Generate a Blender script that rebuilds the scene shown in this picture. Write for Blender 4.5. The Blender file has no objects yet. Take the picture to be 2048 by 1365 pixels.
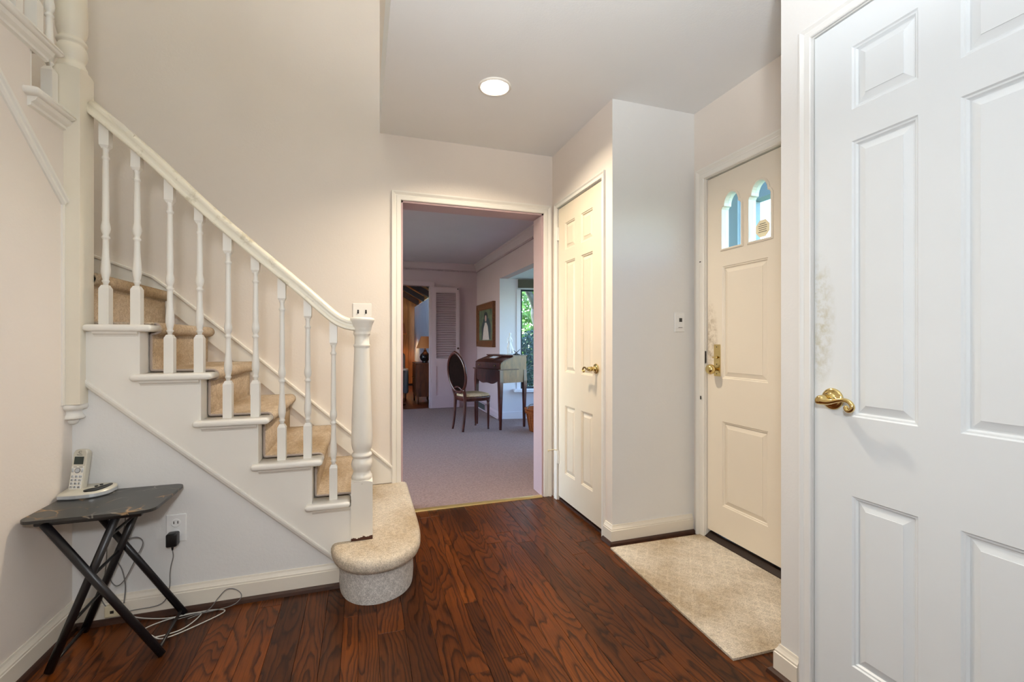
import bpy, bmesh, math, random
from mathutils import Vector, Matrix
from mathutils.geometry import tessellate_polygon
random.seed(7)
sc = bpy.context.scene
COL = sc.collection
PI = math.pi

# ---------------------------------------------------------------- camera, light, exposure
FPX, YAW, EYE = 905.0, math.radians(18.3), 1.112
cam = bpy.data.cameras.new('camera'); cam.sensor_width = 36.0; cam.lens = 36.0 * FPX / 2048.0
cam.clip_start = 0.02; cam.clip_end = 400
camo = bpy.data.objects.new('camera', cam); COL.objects.link(camo)
camo.location = (0, 0, EYE); camo.rotation_euler = (PI / 2, 0, -YAW)
sc.camera = camo
sc.view_settings.view_transform = 'Standard'; sc.view_settings.look = 'None'
sc.view_settings.exposure = 0.0; sc.view_settings.gamma = 1.0
sc.view_settings.use_curve_mapping = False
sc.cycles.max_bounces = 10; sc.cycles.diffuse_bounces = 6; sc.cycles.glossy_bounces = 4
sc.cycles.sample_clamp_indirect = 6.0
sc.cycles.use_denoising = True

world = bpy.data.worlds.new('World'); sc.world = world; world.use_nodes = True
wn = world.node_tree.nodes; wl = world.node_tree.links
sky = wn.new('ShaderNodeTexSky'); sky.sky_type = 'NISHITA'; sky.sun_disc = False
sky.sun_elevation = math.radians(48); sky.sun_rotation = math.radians(-60)
wn['Background'].inputs[1].default_value = 2.4
wl.new(sky.outputs[0], wn['Background'].inputs[0])

def light(name, kind, loc, power, col, size=0.1, target=None, **kw):
    l = bpy.data.lights.new(name, kind); l.energy = power; l.color = col
    if kind == 'AREA':
        l.shape = kw.get('shape', 'DISK'); l.size = size
        if 'size_y' in kw: l.size_y = kw['size_y']
    elif kind == 'SUN': l.angle = size
    else: l.shadow_soft_size = size
    if kind == 'SPOT': l.spot_size = kw.get('angle', 2.6); l.spot_blend = 0.6
    o = bpy.data.objects.new(name, l); COL.objects.link(o); o.location = loc
    if target is not None:
        o.rotation_euler = (Vector(target) - Vector(loc)).to_track_quat('-Z', 'Y').to_euler()
    return o
WARM = (1.0, 0.78, 0.52); SOFT = (1.0, 0.95, 0.90); COOL = (0.92, 0.96, 1.0)
light('sun', 'SUN', (0, 0, 10), 5.0, (1, 0.95, 0.85), 0.01, target=(0.55 * 10, -0.35 * 10, 0))
light('camera_flash', 'AREA', (-0.08, -0.12, 1.42), 18.0, COOL, 0.16, target=(0.75, 3.0, 1.15))
light('hall_fill_light', 'AREA', (0.35, -1.0, 2.40), 7.0, SOFT, 0.5, target=(0.35, -1.0, 0))  # unseen lamp added behind the camera as ambient fill for the hall
light('bounce_flash', 'SPOT', (-0.1, -0.35, 1.50), 205.0, COOL, 0.08, target=(0.25, 0.15, 2.44), angle=1.75)
light('upstairs_light', 'POINT', (-0.35, 1.0, 4.55), 17.0, WARM, 0.12)

# ---------------------------------------------------------------- materials
def nt(name):
    m = bpy.data.materials.new(name); m.use_nodes = True
    n = m.node_tree.nodes; l = m.node_tree.links
    return m, n, l, n['Principled BSDF']
def rgb(c):
    f = lambda v: (v / 255 / 12.92) if v / 255 <= 0.04045 else ((v / 255 + 0.055) / 1.055) ** 2.4
    return (f(c[0]), f(c[1]), f(c[2]), 1)
def coords(n, l, kind='geo', scale=(1, 1, 1)):
    if kind == 'geo':
        src = n.new('ShaderNodeNewGeometry').outputs['Position']
    else:
        src = n.new('ShaderNodeTexCoord').outputs['Object']
    mp = n.new('ShaderNodeMapping'); mp.inputs['Scale'].default_value = scale
    l.new(src, mp.inputs['Vector'])
    return mp
def noise(n, l, vec, scale, detail=3, rough=0.55, dist=0.0):
    t = n.new('ShaderNodeTexNoise'); t.inputs['Scale'].default_value = scale
    t.inputs['Detail'].default_value = detail; t.inputs['Roughness'].default_value = rough
    t.inputs['Distortion'].default_value = dist
    l.new(vec, t.inputs['Vector']); return t
def ramp(n, l, fac, stops):
    r = n.new('ShaderNodeValToRGB'); e = r.color_ramp.elements
    while len(e) < len(stops): e.new(0.5)
    for i, (p, c) in enumerate(stops): e[i].position = p; e[i].color = c
    l.new(fac, r.inputs[0]); return r
def bump(n, l, h, strength, dist, b):
    k = n.new('ShaderNodeBump'); k.inputs['Strength'].default_value = strength
    k.inputs['Distance'].default_value = dist
    l.new(h, k.inputs['Height']); l.new(k.outputs[0], b.inputs['Normal']); return k
def mix(n, l, fac, a, b, mode='MIX'):
    m = n.new('ShaderNodeMix'); m.data_type = 'RGBA'; m.blend_type = mode
    for s, v in ((0, fac), (6, a), (7, b)):
        if hasattr(v, 'is_linked'): l.new(v, m.inputs[s])
        else: m.inputs[s].default_value = v
    return m.outputs[2]
def math_n(n, l, op, a, b=None):
    m = n.new('ShaderNodeMath'); m.operation = op
    for i, v in enumerate((a, b)):
        if v is None: continue
        if hasattr(v, 'is_linked'): l.new(v, m.inputs[i])
        else: m.inputs[i].default_value = v
    return m.outputs[0]

MAT = {}
def paint(name, c, rough=0.5, var=0.05, bmp=0.05, scale=3.0, bscale=180):
    m, n, l, b = nt(name); mp = coords(n, l)
    t = noise(n, l, mp.outputs[0], scale, 4)
    c0 = rgb(c); lo = tuple(x * (1 - var) for x in c0[:3]) + (1,); hi = tuple(min(1, x * (1 + var)) for x in c0[:3]) + (1,)
    r = ramp(n, l, t.outputs[0], [(0.3, lo), (0.7, hi)])
    l.new(r.outputs[0], b.inputs['Base Color']); b.inputs['Roughness'].default_value = rough
    if bmp:
        t2 = noise(n, l, mp.outputs[0], bscale, 2); bump(n, l, t2.outputs[0], bmp, 0.002, b)
    MAT[name] = m; return m
def plain(name, c, rough=0.4, metal=0.0, spec=None, var=0.04, emit=0):
    m, n, l, b = nt(name)
    t = noise(n, l, coords(n, l, 'obj').outputs[0], 25, 2)
    c0 = rgb(c); lo = tuple(x * (1 - var) for x in c0[:3]) + (1,)
    r = ramp(n, l, t.outputs[0], [(0.3, lo), (0.7, c0)])
    l.new(r.outputs[0], b.inputs['Base Color'])
    b.inputs['Roughness'].default_value = rough; b.inputs['Metallic'].default_value = metal
    if emit:
        b.inputs['Emission Color'].default_value = c0; b.inputs['Emission Strength'].default_value = emit
    MAT[name] = m; return m

paint('wall_cool', (226, 225, 222), 0.7, 0.02, 0.25, 2.0, 90)
paint('wall', (228, 219, 209), 0.75, 0.02, 0.25, 2.0, 90)
paint('ceiling', (226, 226, 225), 0.85, 0.015, 0.2, 2.0, 120)
paint('trim', (232, 228, 219), 0.38, 0.02, 0.03)
paint('cool_trim', (232, 232, 229), 0.35, 0.015, 0.03)
paint('door_cream', (226, 212, 190), 0.38, 0.03, 0.03)
paint('base_white', (228, 220, 205), 0.42, 0.03, 0.03)
paint('mauve', (184, 158, 160), 0.8, 0.02, 0.1)
paint('bay_white', (214, 214, 222), 0.6, 0.02, 0.05)
paint('living_ceiling', (200, 184, 188), 0.85, 0.02, 0.2)
plain('brass', (224, 200, 138), 0.14, 1.0)
plain('gold_strip', (216, 190, 130), 0.3, 0.7)
plain('black_metal', (22, 20, 22), 0.35, 0.0)
plain('black_plastic', (16, 16, 18), 0.35)
plain('white_plastic', (236, 236, 234), 0.35)
plain('cream_plastic', (226, 214, 180), 0.4)
plain('phone_silver', (200, 196, 182), 0.32, 0.15)
plain('phone_side', (196, 200, 204), 0.25, 0.3)
plain('phone_keys', (226, 222, 212), 0.4)
plain('ink', (62, 60, 56), 0.6)
plain('screen', (48, 58, 54), 0.15)
plain('cord_grey', (120, 118, 116), 0.5)
plain('cord_pale', (186, 184, 178), 0.5)
plain('dark_slot', (30, 22, 14), 0.6)
plain('shoe_brown', (64, 36, 22), 0.45, var=0.35)
plain('threshold_dark', (44, 27, 18), 0.4, var=0.4)
plain('lamp_disc', (255, 246, 226), 0.5, emit=14)
plain('lamp_trim', (245, 240, 230), 0.4)
plain('shade_orange', (214, 140, 84), 0.8)
plain('sofa', (120, 128, 138), 0.85)
plain('statue', (235, 235, 235), 0.5)
plain('storm', (120, 138, 146), 0.5)
plain('sticker', (240, 228, 192), 0.6)
plain('dark_pot', (20, 22, 24), 0.2)
plain('frame_dark', (40, 52, 56), 0.4)
plain('beam', (46, 30, 24), 0.6)
plain('curtain', (168, 178, 200), 0.8)
plain('valance', (88, 82, 72), 0.8)
plain('stem_green', (70, 120, 40), 0.6)
plain('carpet_edge', (166, 152, 142), 0.9)

def glass(name, tint):
    m, n, l, b = nt(name); n.remove(b)
    tr = n.new('ShaderNodeBsdfTransparent'); tr.inputs[0].default_value = tint
    gl = n.new('ShaderNodeBsdfGlossy'); gl.inputs['Roughness'].default_value = 0.02
    lw = n.new('ShaderNodeLayerWeight'); lw.inputs[0].default_value = 0.5; mx = n.new('ShaderNodeMixShader')
    k = math_n(n, l, 'ADD', math_n(n, l, 'MULTIPLY', math_n(n, l, 'POWER', lw.outputs['Facing'], 4.0), 0.5), 0.03)
    l.new(k, mx.inputs[0]); l.new(tr.outputs[0], mx.inputs[1]); l.new(gl.outputs[0], mx.inputs[2])
    l.new(mx.outputs[0], n['Material Output'].inputs[0]); MAT[name] = m
glass('glass', (0.93, 0.97, 0.98, 1))

def wood_floor():
    m, n, l, b = nt('floor_wood')
    geo = n.new('ShaderNodeNewGeometry'); oi = n.new('ShaderNodeObjectInfo')
    off = n.new('ShaderNodeVectorMath'); off.operation = 'MULTIPLY_ADD'
    cmb = n.new('ShaderNodeCombineXYZ'); l.new(oi.outputs['Random'], cmb.inputs[0]); l.new(oi.outputs['Random'], cmb.inputs[1]); l.new(oi.outputs['Random'], cmb.inputs[2])
    l.new(cmb.outputs[0], off.inputs[0]); off.inputs[1].default_value = (37, 91, 53); l.new(geo.outputs['Position'], off.inputs[2])
    def mapped(s):
        mp = n.new('ShaderNodeMapping'); mp.inputs['Scale'].default_value = s; l.new(off.outputs[0], mp.inputs[0]); return mp.outputs[0]
    tex = n.new('ShaderNodeTexCoord')
    # growth rings: long bands that wander, closing to cathedral arches
    low = noise(n, l, mapped((7.0, 1.15, 1)), 1.0, 1.5, 0.4)
    fine = noise(n, l, mapped((190, 6, 1)), 1.0, 3, 0.6)
    ringv = math_n(n, l, 'MULTIPLY', low.outputs[0], 21.0)
    wig = noise(n, l, mapped((30, 9, 1)), 1.0, 2)
    ringv = math_n(n, l, 'ADD', ringv, math_n(n, l, 'MULTIPLY', wig.outputs[0], 1.2))
    ring = math_n(n, l, 'FRACT', ringv)
    ringr = ramp(n, l, ring, [(0.0, (0.05, 0.05, 0.05, 1)), (0.13, (0.42, 0.40, 0.39, 1)), (0.36, (0.95, 0.95, 0.95, 1)), (0.86, (1.12, 1.12, 1.12, 1)), (1.0, (0.10, 0.10, 0.10, 1))])
    tone = ramp(n, l, oi.outputs['Random'], [(0.0, rgb((64, 33, 12))), (0.2, rgb((84, 43, 13))), (0.75, rgb((97, 50, 15))), (1.0, rgb((108, 57, 18)))])
    patch = noise(n, l, coords(n, l, 'geo', (1.4, 1.4, 1)).outputs[0], 1.6, 4)
    pr = ramp(n, l, patch.outputs[0], [(0.30, (0.62, 0.60, 0.60, 1)), (0.60, (1.08, 1.05, 1.0, 1))])
    fr = ramp(n, l, fine.outputs[0], [(0.25, (0.45, 0.42, 0.40, 1)), (0.55, (1.05, 1.03, 1, 1))])
    c = mix(n, l, 1.0, tone.outputs[0], pr.outputs[0], 'MULTIPLY')
    c = mix(n, l, 0.92, c, fr.outputs[0], 'MULTIPLY')
    c = mix(n, l, 0.80, c, ringr.outputs[0], 'MULTIPLY')
    l.new(c, b.inputs['Base Color'])
    b.inputs['Specular IOR Level'].default_value = 0.22
    b.inputs['Roughness'].default_value = 0.34
    bump(n, l, fine.outputs[0], 0.12, 0.001, b)
    MAT['floor_wood'] = m
wood_floor()

def wood(name, dark, light_, scale=(30, 30, 3), rough=0.4):
    m, n, l, b = nt(name)
    mp = coords(n, l, 'obj', scale); t = noise(n, l, mp.outputs[0], 1.0, 4, 0.6, 0.6)
    r = ramp(n, l, t.outputs[0], [(0.28, rgb(dark)), (0.68, rgb(light_))])
    l.new(r.outputs[0], b.inputs['Base Color']); b.inputs['Roughness'].default_value = rough
    MAT[name] = m
wood('mahogany', (38, 16, 12), (86, 38, 26), (40, 40, 6), 0.28)
wood('walnut', (50, 24, 14), (110, 58, 34), (25, 25, 4), 0.35)
wood('desk_side', (74, 46, 24), (124, 84, 46), (20, 20, 5), 0.3)
wood('pine', (128, 70, 26), (190, 118, 52), (22, 22, 1.6), 0.5)
wood('frame_wood', (70, 38, 18), (124, 72, 32), (40, 40, 40), 0.4)
wood('family_floor', (70, 34, 20), (120, 62, 36), (8, 60, 8), 0.4)

def carpet(name, c, diamond=0.0, dscale=14.0, dirt=None, var=0.34, dirtcol=None, lattice_axes=(0, 1)):
    m, n, l, b = nt(name); mp = coords(n, l)
    fine = noise(n, l, mp.outputs[0], 210, 2, 0.75)
    mid = noise(n, l, mp.outputs[0], 60, 3, 0.6)
    c0 = rgb(c); lo = tuple(x * (1 - var) for x in c0[:3]) + (1,); hi = tuple(min(1, x * (1 + var * 0.7)) for x in c0[:3]) + (1,)
    f = math_n(n, l, 'ADD', math_n(n, l, 'MULTIPLY', fine.outputs[0], 0.65), math_n(n, l, 'MULTIPLY', mid.outputs[0], 0.35))
    col = ramp(n, l, f, [(0.36, lo), (0.62, hi)]).outputs[0]
    if diamond:
        sp = n.new('ShaderNodeSeparateXYZ'); l.new(mp.outputs[0], sp.inputs[0])
        a, d = sp.outputs[lattice_axes[0]], sp.outputs[lattice_axes[1]]
        lines = None
        for s in (1, -1):
            q = math_n(n, l, 'ADD', a, math_n(n, l, 'MULTIPLY', d, 0.8 * s))
            q = math_n(n, l, 'ADD', math_n(n, l, 'MULTIPLY', q, dscale), math_n(n, l, 'MULTIPLY', mid.outputs[0], 0.12))
            q = math_n(n, l, 'FRACT', q); q = math_n(n, l, 'ABSOLUTE', math_n(n, l, 'SUBTRACT', q, 0.5))
            q = math_n(n, l, 'GREATER_THAN', q, 0.42)
            lines = q if lines is None else math_n(n, l, 'MAXIMUM', lines, q)
        brk = math_n(n, l, 'GREATER_THAN', fine.outputs[0], 0.43)
        lines = math_n(n, l, 'MULTIPLY', math_n(n, l, 'MULTIPLY', lines, brk), diamond)
        col = mix(n, l, lines, col, tuple(min(1, x * 1.55) for x in c0[:3]) + (1,))
    if dirt:
        dn = noise(n, l, coords(n, l, 'geo', dirt[1]).outputs[0], dirt[0], 4)
        dr = ramp(n, l, dn.outputs[0], [(0.42, (1, 1, 1, 1)), (0.66, dirtcol)])
        col = mix(n, l, 1.0, col, dr.outputs[0], 'MULTIPLY')
    l.new(col, b.inputs['Base Color']); b.inputs['Roughness'].default_value = 0.95
    b.inputs['Specular IOR Level'].default_value = 0.1
    bump(n, l, f, 0.6, 0.006, b); MAT[name] = m
carpet('stair_carpet', (188, 171, 150), 0.0, dirt=(4.0, (1, 0.35, 1)), dirtcol=(0.62, 0.55, 0.44, 1))
carpet('step_carpet', (206, 196, 180), 0.10, 22.0, dirt=(3.2, (1, 0.7, 1)), dirtcol=(0.72, 0.64, 0.54, 1))
carpet('step_riser_carpet', (200, 196, 190), 0.25, 20.0, lattice_axes=(0, 2))
carpet('mat_carpet', (206, 196, 180), 0.20, 15.0, dirt=(2.6, (1, 1, 1)), dirtcol=(0.66, 0.59, 0.50, 1))
carpet('living_carpet', (150, 128, 122), 0.0, var=0.35)

def marble():
    m, n, l, b = nt('marble_black'); mp = coords(n, l, 'obj')
    w = noise(n, l, mp.outputs[0], 6, 3)
    add = n.new('ShaderNodeVectorMath'); add.operation = 'MULTIPLY_ADD'
    l.new(w.outputs['Color'], add.inputs[0]); add.inputs[1].default_value = (0.16, 0.16, 0.0); l.new(mp.outputs[0], add.inputs[2])
    v = n.new('ShaderNodeTexVoronoi'); v.feature = 'DISTANCE_TO_EDGE'; v.inputs['Scale'].default_value = 11
    l.new(add.outputs[0], v.inputs['Vector'])
    mask = noise(n, l, mp.outputs[0], 8, 2)
    vein = ramp(n, l, v.outputs['Distance'], [(0.0, (1, 1, 1, 1)), (0.035, (0, 0, 0, 1))])
    mk = ramp(n, l, mask.outputs[0], [(0.46, (0, 0, 0, 1)), (0.58, (1, 1, 1, 1))])
    f = math_n(n, l, 'MULTIPLY', vein.outputs[0], mk.outputs[0])
    base = ramp(n, l, w.outputs[0], [(0.3, rgb((30, 30, 30))), (0.7, rgb((52, 51, 49)))])
    vc = ramp(n, l, noise(n, l, mp.outputs[0], 4, 1).outputs[0], [(0.48, rgb((150, 146, 136))), (0.56, rgb((170, 128, 70)))])
    l.new(mix(n, l, f, base.outputs[0], vc.outputs[0]), b.inputs['Base Color'])
    b.inputs['Roughness'].default_value = 0.32; MAT['marble_black'] = m
marble()

def worn_white(name, c, chip=None, wear_scale=9, thresh=0.74, dark=(70, 34, 24)):
    """old gloss paint, scuffed; chip = height in metres below which paint has flaked to dark wood"""
    m, n, l, b = nt(name)
    tc = n.new('ShaderNodeTexCoord'); ob = tc.outputs['Object']
    t = noise(n, l, ob, 5, 3); c0 = rgb(c); lo = tuple(x * 0.95 for x in c0[:3]) + (1,)
    col = ramp(n, l, t.outputs[0], [(0.3, lo), (0.7, c0)]).outputs[0]
    if chip:
        sp = n.new('ShaderNodeSeparateXYZ'); l.new(ob, sp.inputs[0])
        e = noise(n, l, ob, 70, 3)
        edge = math_n(n, l, 'ADD', sp.outputs[2], math_n(n, l, 'MULTIPLY', e.outputs[0], -0.028))
        edge = math_n(n, l, 'ADD', edge, math_n(n, l, 'MULTIPLY', sp.outputs[0], -0.10))
        f = math_n(n, l, 'LESS_THAN', edge, chip)
        col = mix(n, l, f, col, rgb(dark))
    else:
        w = noise(n, l, ob, wear_scale, 5, 0.7)
        f = ramp(n, l, w.outputs[0], [(thresh - 0.02, (0, 0, 0, 1)), (thresh + 0.06, (0.55, 0.55, 0.55, 1))]).outputs[0]
        col = mix(n, l, f, col, rgb((176, 164, 132)))
    l.new(col, b.inputs['Base Color']); b.inputs['Roughness'].default_value = 0.34
    bump(n, l, noise(n, l, ob, 60, 2).outputs[0], 0.06, 0.002, b)
    MAT[name] = m
worn_white('newel_white', (232, 226, 214), chip=0.003)
worn_white('rail_white', (230, 222, 202), wear_scale=7, thresh=0.58)
worn_white('post_white', (230, 222, 204), wear_scale=8, thresh=0.72)

def smudged_door(name, c, yc, zc, sy, sz, col2):
    """gloss white with hand-dirt on the lock stile round the handle"""
    m, n, l, b = nt(name); mp = coords(n, l)
    sp = n.new('ShaderNodeSeparateXYZ'); l.new(mp.outputs[0], sp.inputs[0])
    dy = math_n(n, l, 'DIVIDE', math_n(n, l, 'SUBTRACT', sp.outputs[1], yc), sy)
    dz = math_n(n, l, 'DIVIDE', math_n(n, l, 'SUBTRACT', sp.outputs[2], zc), sz)
    d = math_n(n, l, 'ADD', math_n(n, l, 'MULTIPLY', dy, dy), math_n(n, l, 'MULTIPLY', dz, dz))
    k = math_n(n, l, 'SUBTRACT', 1.0, d)
    t = noise(n, l, mp.outputs[0], 45, 4, 0.65)
    f = math_n(n, l, 'MULTIPLY', math_n(n, l, 'MAXIMUM', k, 0.0), ramp(n, l, t.outputs[0], [(0.42, (0.1, 0.1, 0.1, 1)), (0.7, (0.9, 0.9, 0.9, 1))]).outputs[0])
    g = noise(n, l, mp.outputs[0], 3, 3); c0 = rgb(c)
    base = ramp(n, l, g.outputs[0], [(0.3, tuple(x * 0.97 for x in c0[:3]) + (1,)), (0.7, c0)]).outputs[0]
    l.new(mix(n, l, f, base, rgb(col2)), b.inputs['Base Color']); b.inputs['Roughness'].default_value = 0.36
    MAT[name] = m
smudged_door('door_white', (230, 236, 239), 1.02, 1.17, 0.06, 0.22, (186, 182, 156))
smudged_door('door_entry', (228, 218, 201), 2.06, 1.12, 0.06, 0.22, (150, 132, 100))

def leafmat(name, a, c):
    m, n, l, b = nt(name)
    t = noise(n, l, coords(n, l).outputs[0], 14, 2)
    r = ramp(n, l, t.outputs[0], [(0.3, rgb(a)), (0.7, rgb(c))])
    l.new(r.outputs[0], b.inputs['Base Color']); b.inputs['Roughness'].default_value = 0.6
    MAT[name] = m
leafmat('leaf_dark', (20, 46, 40), (38, 78, 52)); leafmat('leaf_light', (70, 120, 40), (150, 180, 80))
leafmat('lawn', (110, 130, 80), (150, 165, 110)); leafmat('bark', (46, 44, 42), (92, 88, 82))

def painting_mat():
    m, n, l, b = nt('painting_canvas'); tc = n.new('ShaderNodeTexCoord')
    t = noise(n, l, tc.outputs['Object'], 9, 3, 0.6, 0.8)
    r = ramp(n, l, t.outputs[0], [(0.3, rgb((54, 62, 52))), (0.6, rgb((104, 110, 84)))])
    l.new(r.outputs[0], b.inputs['Base Color']); b.inputs['Roughness'].default_value = 0.5; MAT['painting_canvas'] = m
painting_mat()
plain('paint_dress', (206, 184, 176), 0.6, var=0.2); plain('paint_hair', (28, 30, 36), 0.6); plain('paint_skin', (190, 150, 140), 0.6)
plain('paint_shawl', (58, 66, 72), 0.6, var=0.3)
carpet('seat_fabric', (200, 174, 142), 0.0, var=0.4)
carpet('wicker', (140, 74, 38), 0.0, var=0.5)
plain('cane', (30, 18, 15), 1.0, var=0.4); MAT['cane'].node_tree.nodes['Principled BSDF'].inputs['Specular IOR Level'].default_value = 0.05

# ---------------------------------------------------------------- mesh helpers
def wpos(o):
    v = Vector((0, 0, 0))
    while o: v += o.location; o = o.parent
    return v
class MB:
    def __init__(s): s.v = []; s.f = []; s.smooth = set()
    def add(s, vs, fs, smooth=False):
        k = len(s.v); s.v += [Vector(p) for p in vs]
        for f in fs:
            if smooth: s.smooth.add(len(s.f))
            s.f.append([k + i for i in f])
        return s
    def box(s, x0, x1, y0, y1, z0, z1):
        vs = [(x, y, z) for x in (x0, x1) for y in (y0, y1) for z in (z0, z1)]
        return s.add(vs, [(0, 1, 3, 2), (4, 6, 7, 5), (0, 4, 5, 1), (2, 3, 7, 6), (0, 2, 6, 4), (1, 5, 7, 3)])
    def cbox(s, x0, x1, y0, y1, z0, z1, c):
        """box with chamfered edges all round"""
        bm = bmesh.new(); bmesh.ops.create_cube(bm, size=1)
        for v in bm.verts:
            v.co = Vector((x0 + (v.co.x + .5) * (x1 - x0), y0 + (v.co.y + .5) * (y1 - y0), z0 + (v.co.z + .5) * (z1 - z0)))
        bmesh.ops.bevel(bm, geom=bm.edges[:], offset=c, segments=1, affect='EDGES')
        s.frombm(bm); return s
    def rbox(s, x0, x1, y0, y1, z0, z1, c, seg=3):
        bm = bmesh.new(); bmesh.ops.create_cube(bm, size=1)
        for v in bm.verts:
            v.co = Vector((x0 + (v.co.x + .5) * (x1 - x0), y0 + (v.co.y + .5) * (y1 - y0), z0 + (v.co.z + .5) * (z1 - z0)))
        bmesh.ops.bevel(bm, geom=bm.edges[:], offset=c, segments=seg, affect='EDGES', profile=0.5)
        s.frombm(bm, True); return s
    def frombm(s, bm, smooth=False):
        bm.verts.index_update()
        s.add([v.co.copy() for v in bm.verts], [[v.index for v in f.verts] for f in bm.faces], smooth); bm.free()
    def prism(s, poly, fn, d0, d1, smooth=False):
        """poly of 2-D points; fn(a,b,d)->xyz; extruded from d0 to d1"""
        n = len(poly); vs = [fn(a, b, d0) for a, b in poly] + [fn(a, b, d1) for a, b in poly]
        tri = tessellate_polygon([[Vector((a, b, 0)) for a, b in poly]])
        fs = [tuple(t) for t in tri] + [tuple(n + i for i in reversed(t)) for t in tri]
        s.add(vs, fs)
        k = len(s.v) - 2 * n
        for i in range(n):
            j = (i + 1) % n
            if smooth: s.smooth.add(len(s.f))
            s.f.append([k + i, k + n + i, k + n + j, k + j])
        return s
    def lathe(s, prof, seg=24, c=(0, 0, 0), axis='z', smooth=True, caps=True):
        vs = []; c = Vector(c)
        for r, z in prof:
            for i in range(seg):
                a = 2 * PI * i / seg; p = (r * math.cos(a), r * math.sin(a), z)
                if axis == 'x': p = (p[2], p[0], p[1])
                if axis == 'y': p = (p[0], p[2], p[1])
                vs.append(c + Vector(p))
        fs = []
        for k in range(len(prof) - 1):
            for i in range(seg):
                j = (i + 1) % seg; fs.append((k * seg + i, k * seg + j, (k + 1) * seg + j, (k + 1) * seg + i))
        s.add(vs, fs, smooth)
        b = len(s.v) - len(vs)
        if not caps: return s
        s.f.append([b + i for i in range(seg)][::-1]); s.f.append([b + (len(prof) - 1) * seg + i for i in range(seg)])
        return s
    def tube(s, pts, r, seg=8, caps=True, flat=1.0):
        pts = [Vector(p) for p in pts]; n = len(pts); rr = r if isinstance(r, (list, tuple)) else [r] * n
        vs = []; up = Vector((0, 0, 1)); prev = None
        for i, p in enumerate(pts):
            t = (pts[min(i + 1, n - 1)] - pts[max(i - 1, 0)]).normalized()
            a = prev if prev is not None else (up if abs(t.z) < 0.9 else Vector((1, 0, 0)))
            a = (a - t * a.dot(t)).normalized(); b = t.cross(a).normalized(); prev = a
            for k in range(seg):
                g = 2 * PI * k / seg; vs.append(p + a * (rr[i] * math.cos(g)) + b * (rr[i] * flat * math.sin(g)))
        fs = []
        for i in range(n - 1):
            for k in range(seg):
                j = (k + 1) % seg; fs.append((i * seg + k, i * seg + j, (i + 1) * seg + j, (i + 1) * seg + k))
        s.add(vs, fs, True)
        if caps:
            b = len(s.v) - len(vs); s.f.append([b + k for k in range(seg)][::-1]); s.f.append([b + (n - 1) * seg + k for k in range(seg)])
        return s
    def bar(s, p0, p1, w, t, side):
        """rectangular bar from p0 to p1; side = direction of width w"""
        p0, p1 = Vector(p0), Vector(p1); d = (p1 - p0).normalized(); a = Vector(side); a = (a - d * a.dot(d)).normalized(); b = d.cross(a)
        vs = []
        for p in (p0, p1):
            for i, j in ((-1, -1), (1, -1), (1, 1), (-1, 1)): vs.append(p + a * (w / 2 * i) + b * (t / 2 * j))
        return s.add(vs, [(3, 2, 1, 0), (4, 5, 6, 7), (0, 1, 5, 4), (1, 2, 6, 5), (2, 3, 7, 6), (3, 0, 4, 7)])
    def sweep(s, prof, path, fn, closed=False):
        """prof (a,d): a = across in plane, d = out of plane; path in plane 2-D, mitred; fn(u,v,d)"""
        P = [Vector(p) for p in path]; n = len(P); rows = []
        for i in range(n):
            t0 = (P[i] - P[i - 1]).normalized() if (i > 0 or closed) else None
            t1 = (P[(i + 1) % n] - P[i]).normalized() if (i < n - 1 or closed) else None
            if t0 is None: t0 = t1
            if t1 is None: t1 = t0
            n0 = Vector((-t0.y, t0.x)); n1 = Vector((-t1.y, t1.x)); mvec = (n0 + n1); mvec = mvec / max(1e-6, mvec.dot(n0))
            rows.append([fn(*(P[i] + mvec * a), d) for a, d in prof])
        m = len(prof); vs = [p for r in rows for p in r]; fs = []
        for i in range(n if closed else n - 1):
            for k in range(m):
                j = (k + 1) % m; ii = (i + 1) % n
                fs.append((i * m + k, i * m + j, ii * m + j, ii * m + k))
        if not closed: fs += [tuple(range(m))[::-1], tuple((n - 1) * m + k for k in range(m))]
        return s.add(vs, fs)
    def build(s, name, mat, parent=None, local=False, **tags):
        me = bpy.data.meshes.new(name)
        off = Vector((0, 0, 0)) if (local or parent is None) else wpos(parent)
        me.from_pydata([tuple(v - off) for v in s.v], [], s.f)
        bm = bmesh.new(); bm.from_mesh(me); bmesh.ops.recalc_face_normals(bm, faces=bm.faces[:]); bm.to_mesh(me); bm.free()
        if s.smooth:
            for i in s.smooth: me.polygons[i].use_smooth = True
        me.materials.append(MAT[mat] if isinstance(mat, str) else mat)
        o = bpy.data.objects.new(name, me); COL.objects.link(o)
        if parent: o.parent = parent
        tag(o, **tags); return o
def tag(o, label=None, cat=None, group=None, kind=None):
    if label: o['label'] = label
    if cat: o['category'] = cat
    if group: o['group'] = group
    if kind: o['kind'] = kind
    return o
def empty(name, loc=(0, 0, 0), rz=0, **tags):
    o = bpy.data.objects.new(name, None); COL.objects.link(o); o.location = loc; o.rotation_euler = (0, 0, rz); o.empty_display_size = 0.05
    return tag(o, **tags)
def struct(name, mb, mat, label=None): return mb.build(name, mat, kind='structure', label=label)
def center(mb):
    """recentre: returns base point (x,y centre, z min)"""
    xs = [v.x for v in mb.v]; ys = [v.y for v in mb.v]; zs = [v.z for v in mb.v]
    return Vector(((min(xs) + max(xs)) / 2, (min(ys) + max(ys)) / 2, min(zs)))
def single(name, mb, mat, **tags):
    """one-mesh thing with its origin at its base"""
    c = center(mb); mb.v = [v - c for v in mb.v]; o = mb.build(name, mat, **tags); o.location = c; return o
def copy_part(o, parent, loc):
    c = o.copy(); COL.objects.link(c); c.parent = parent; c.location = loc; return c
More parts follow.
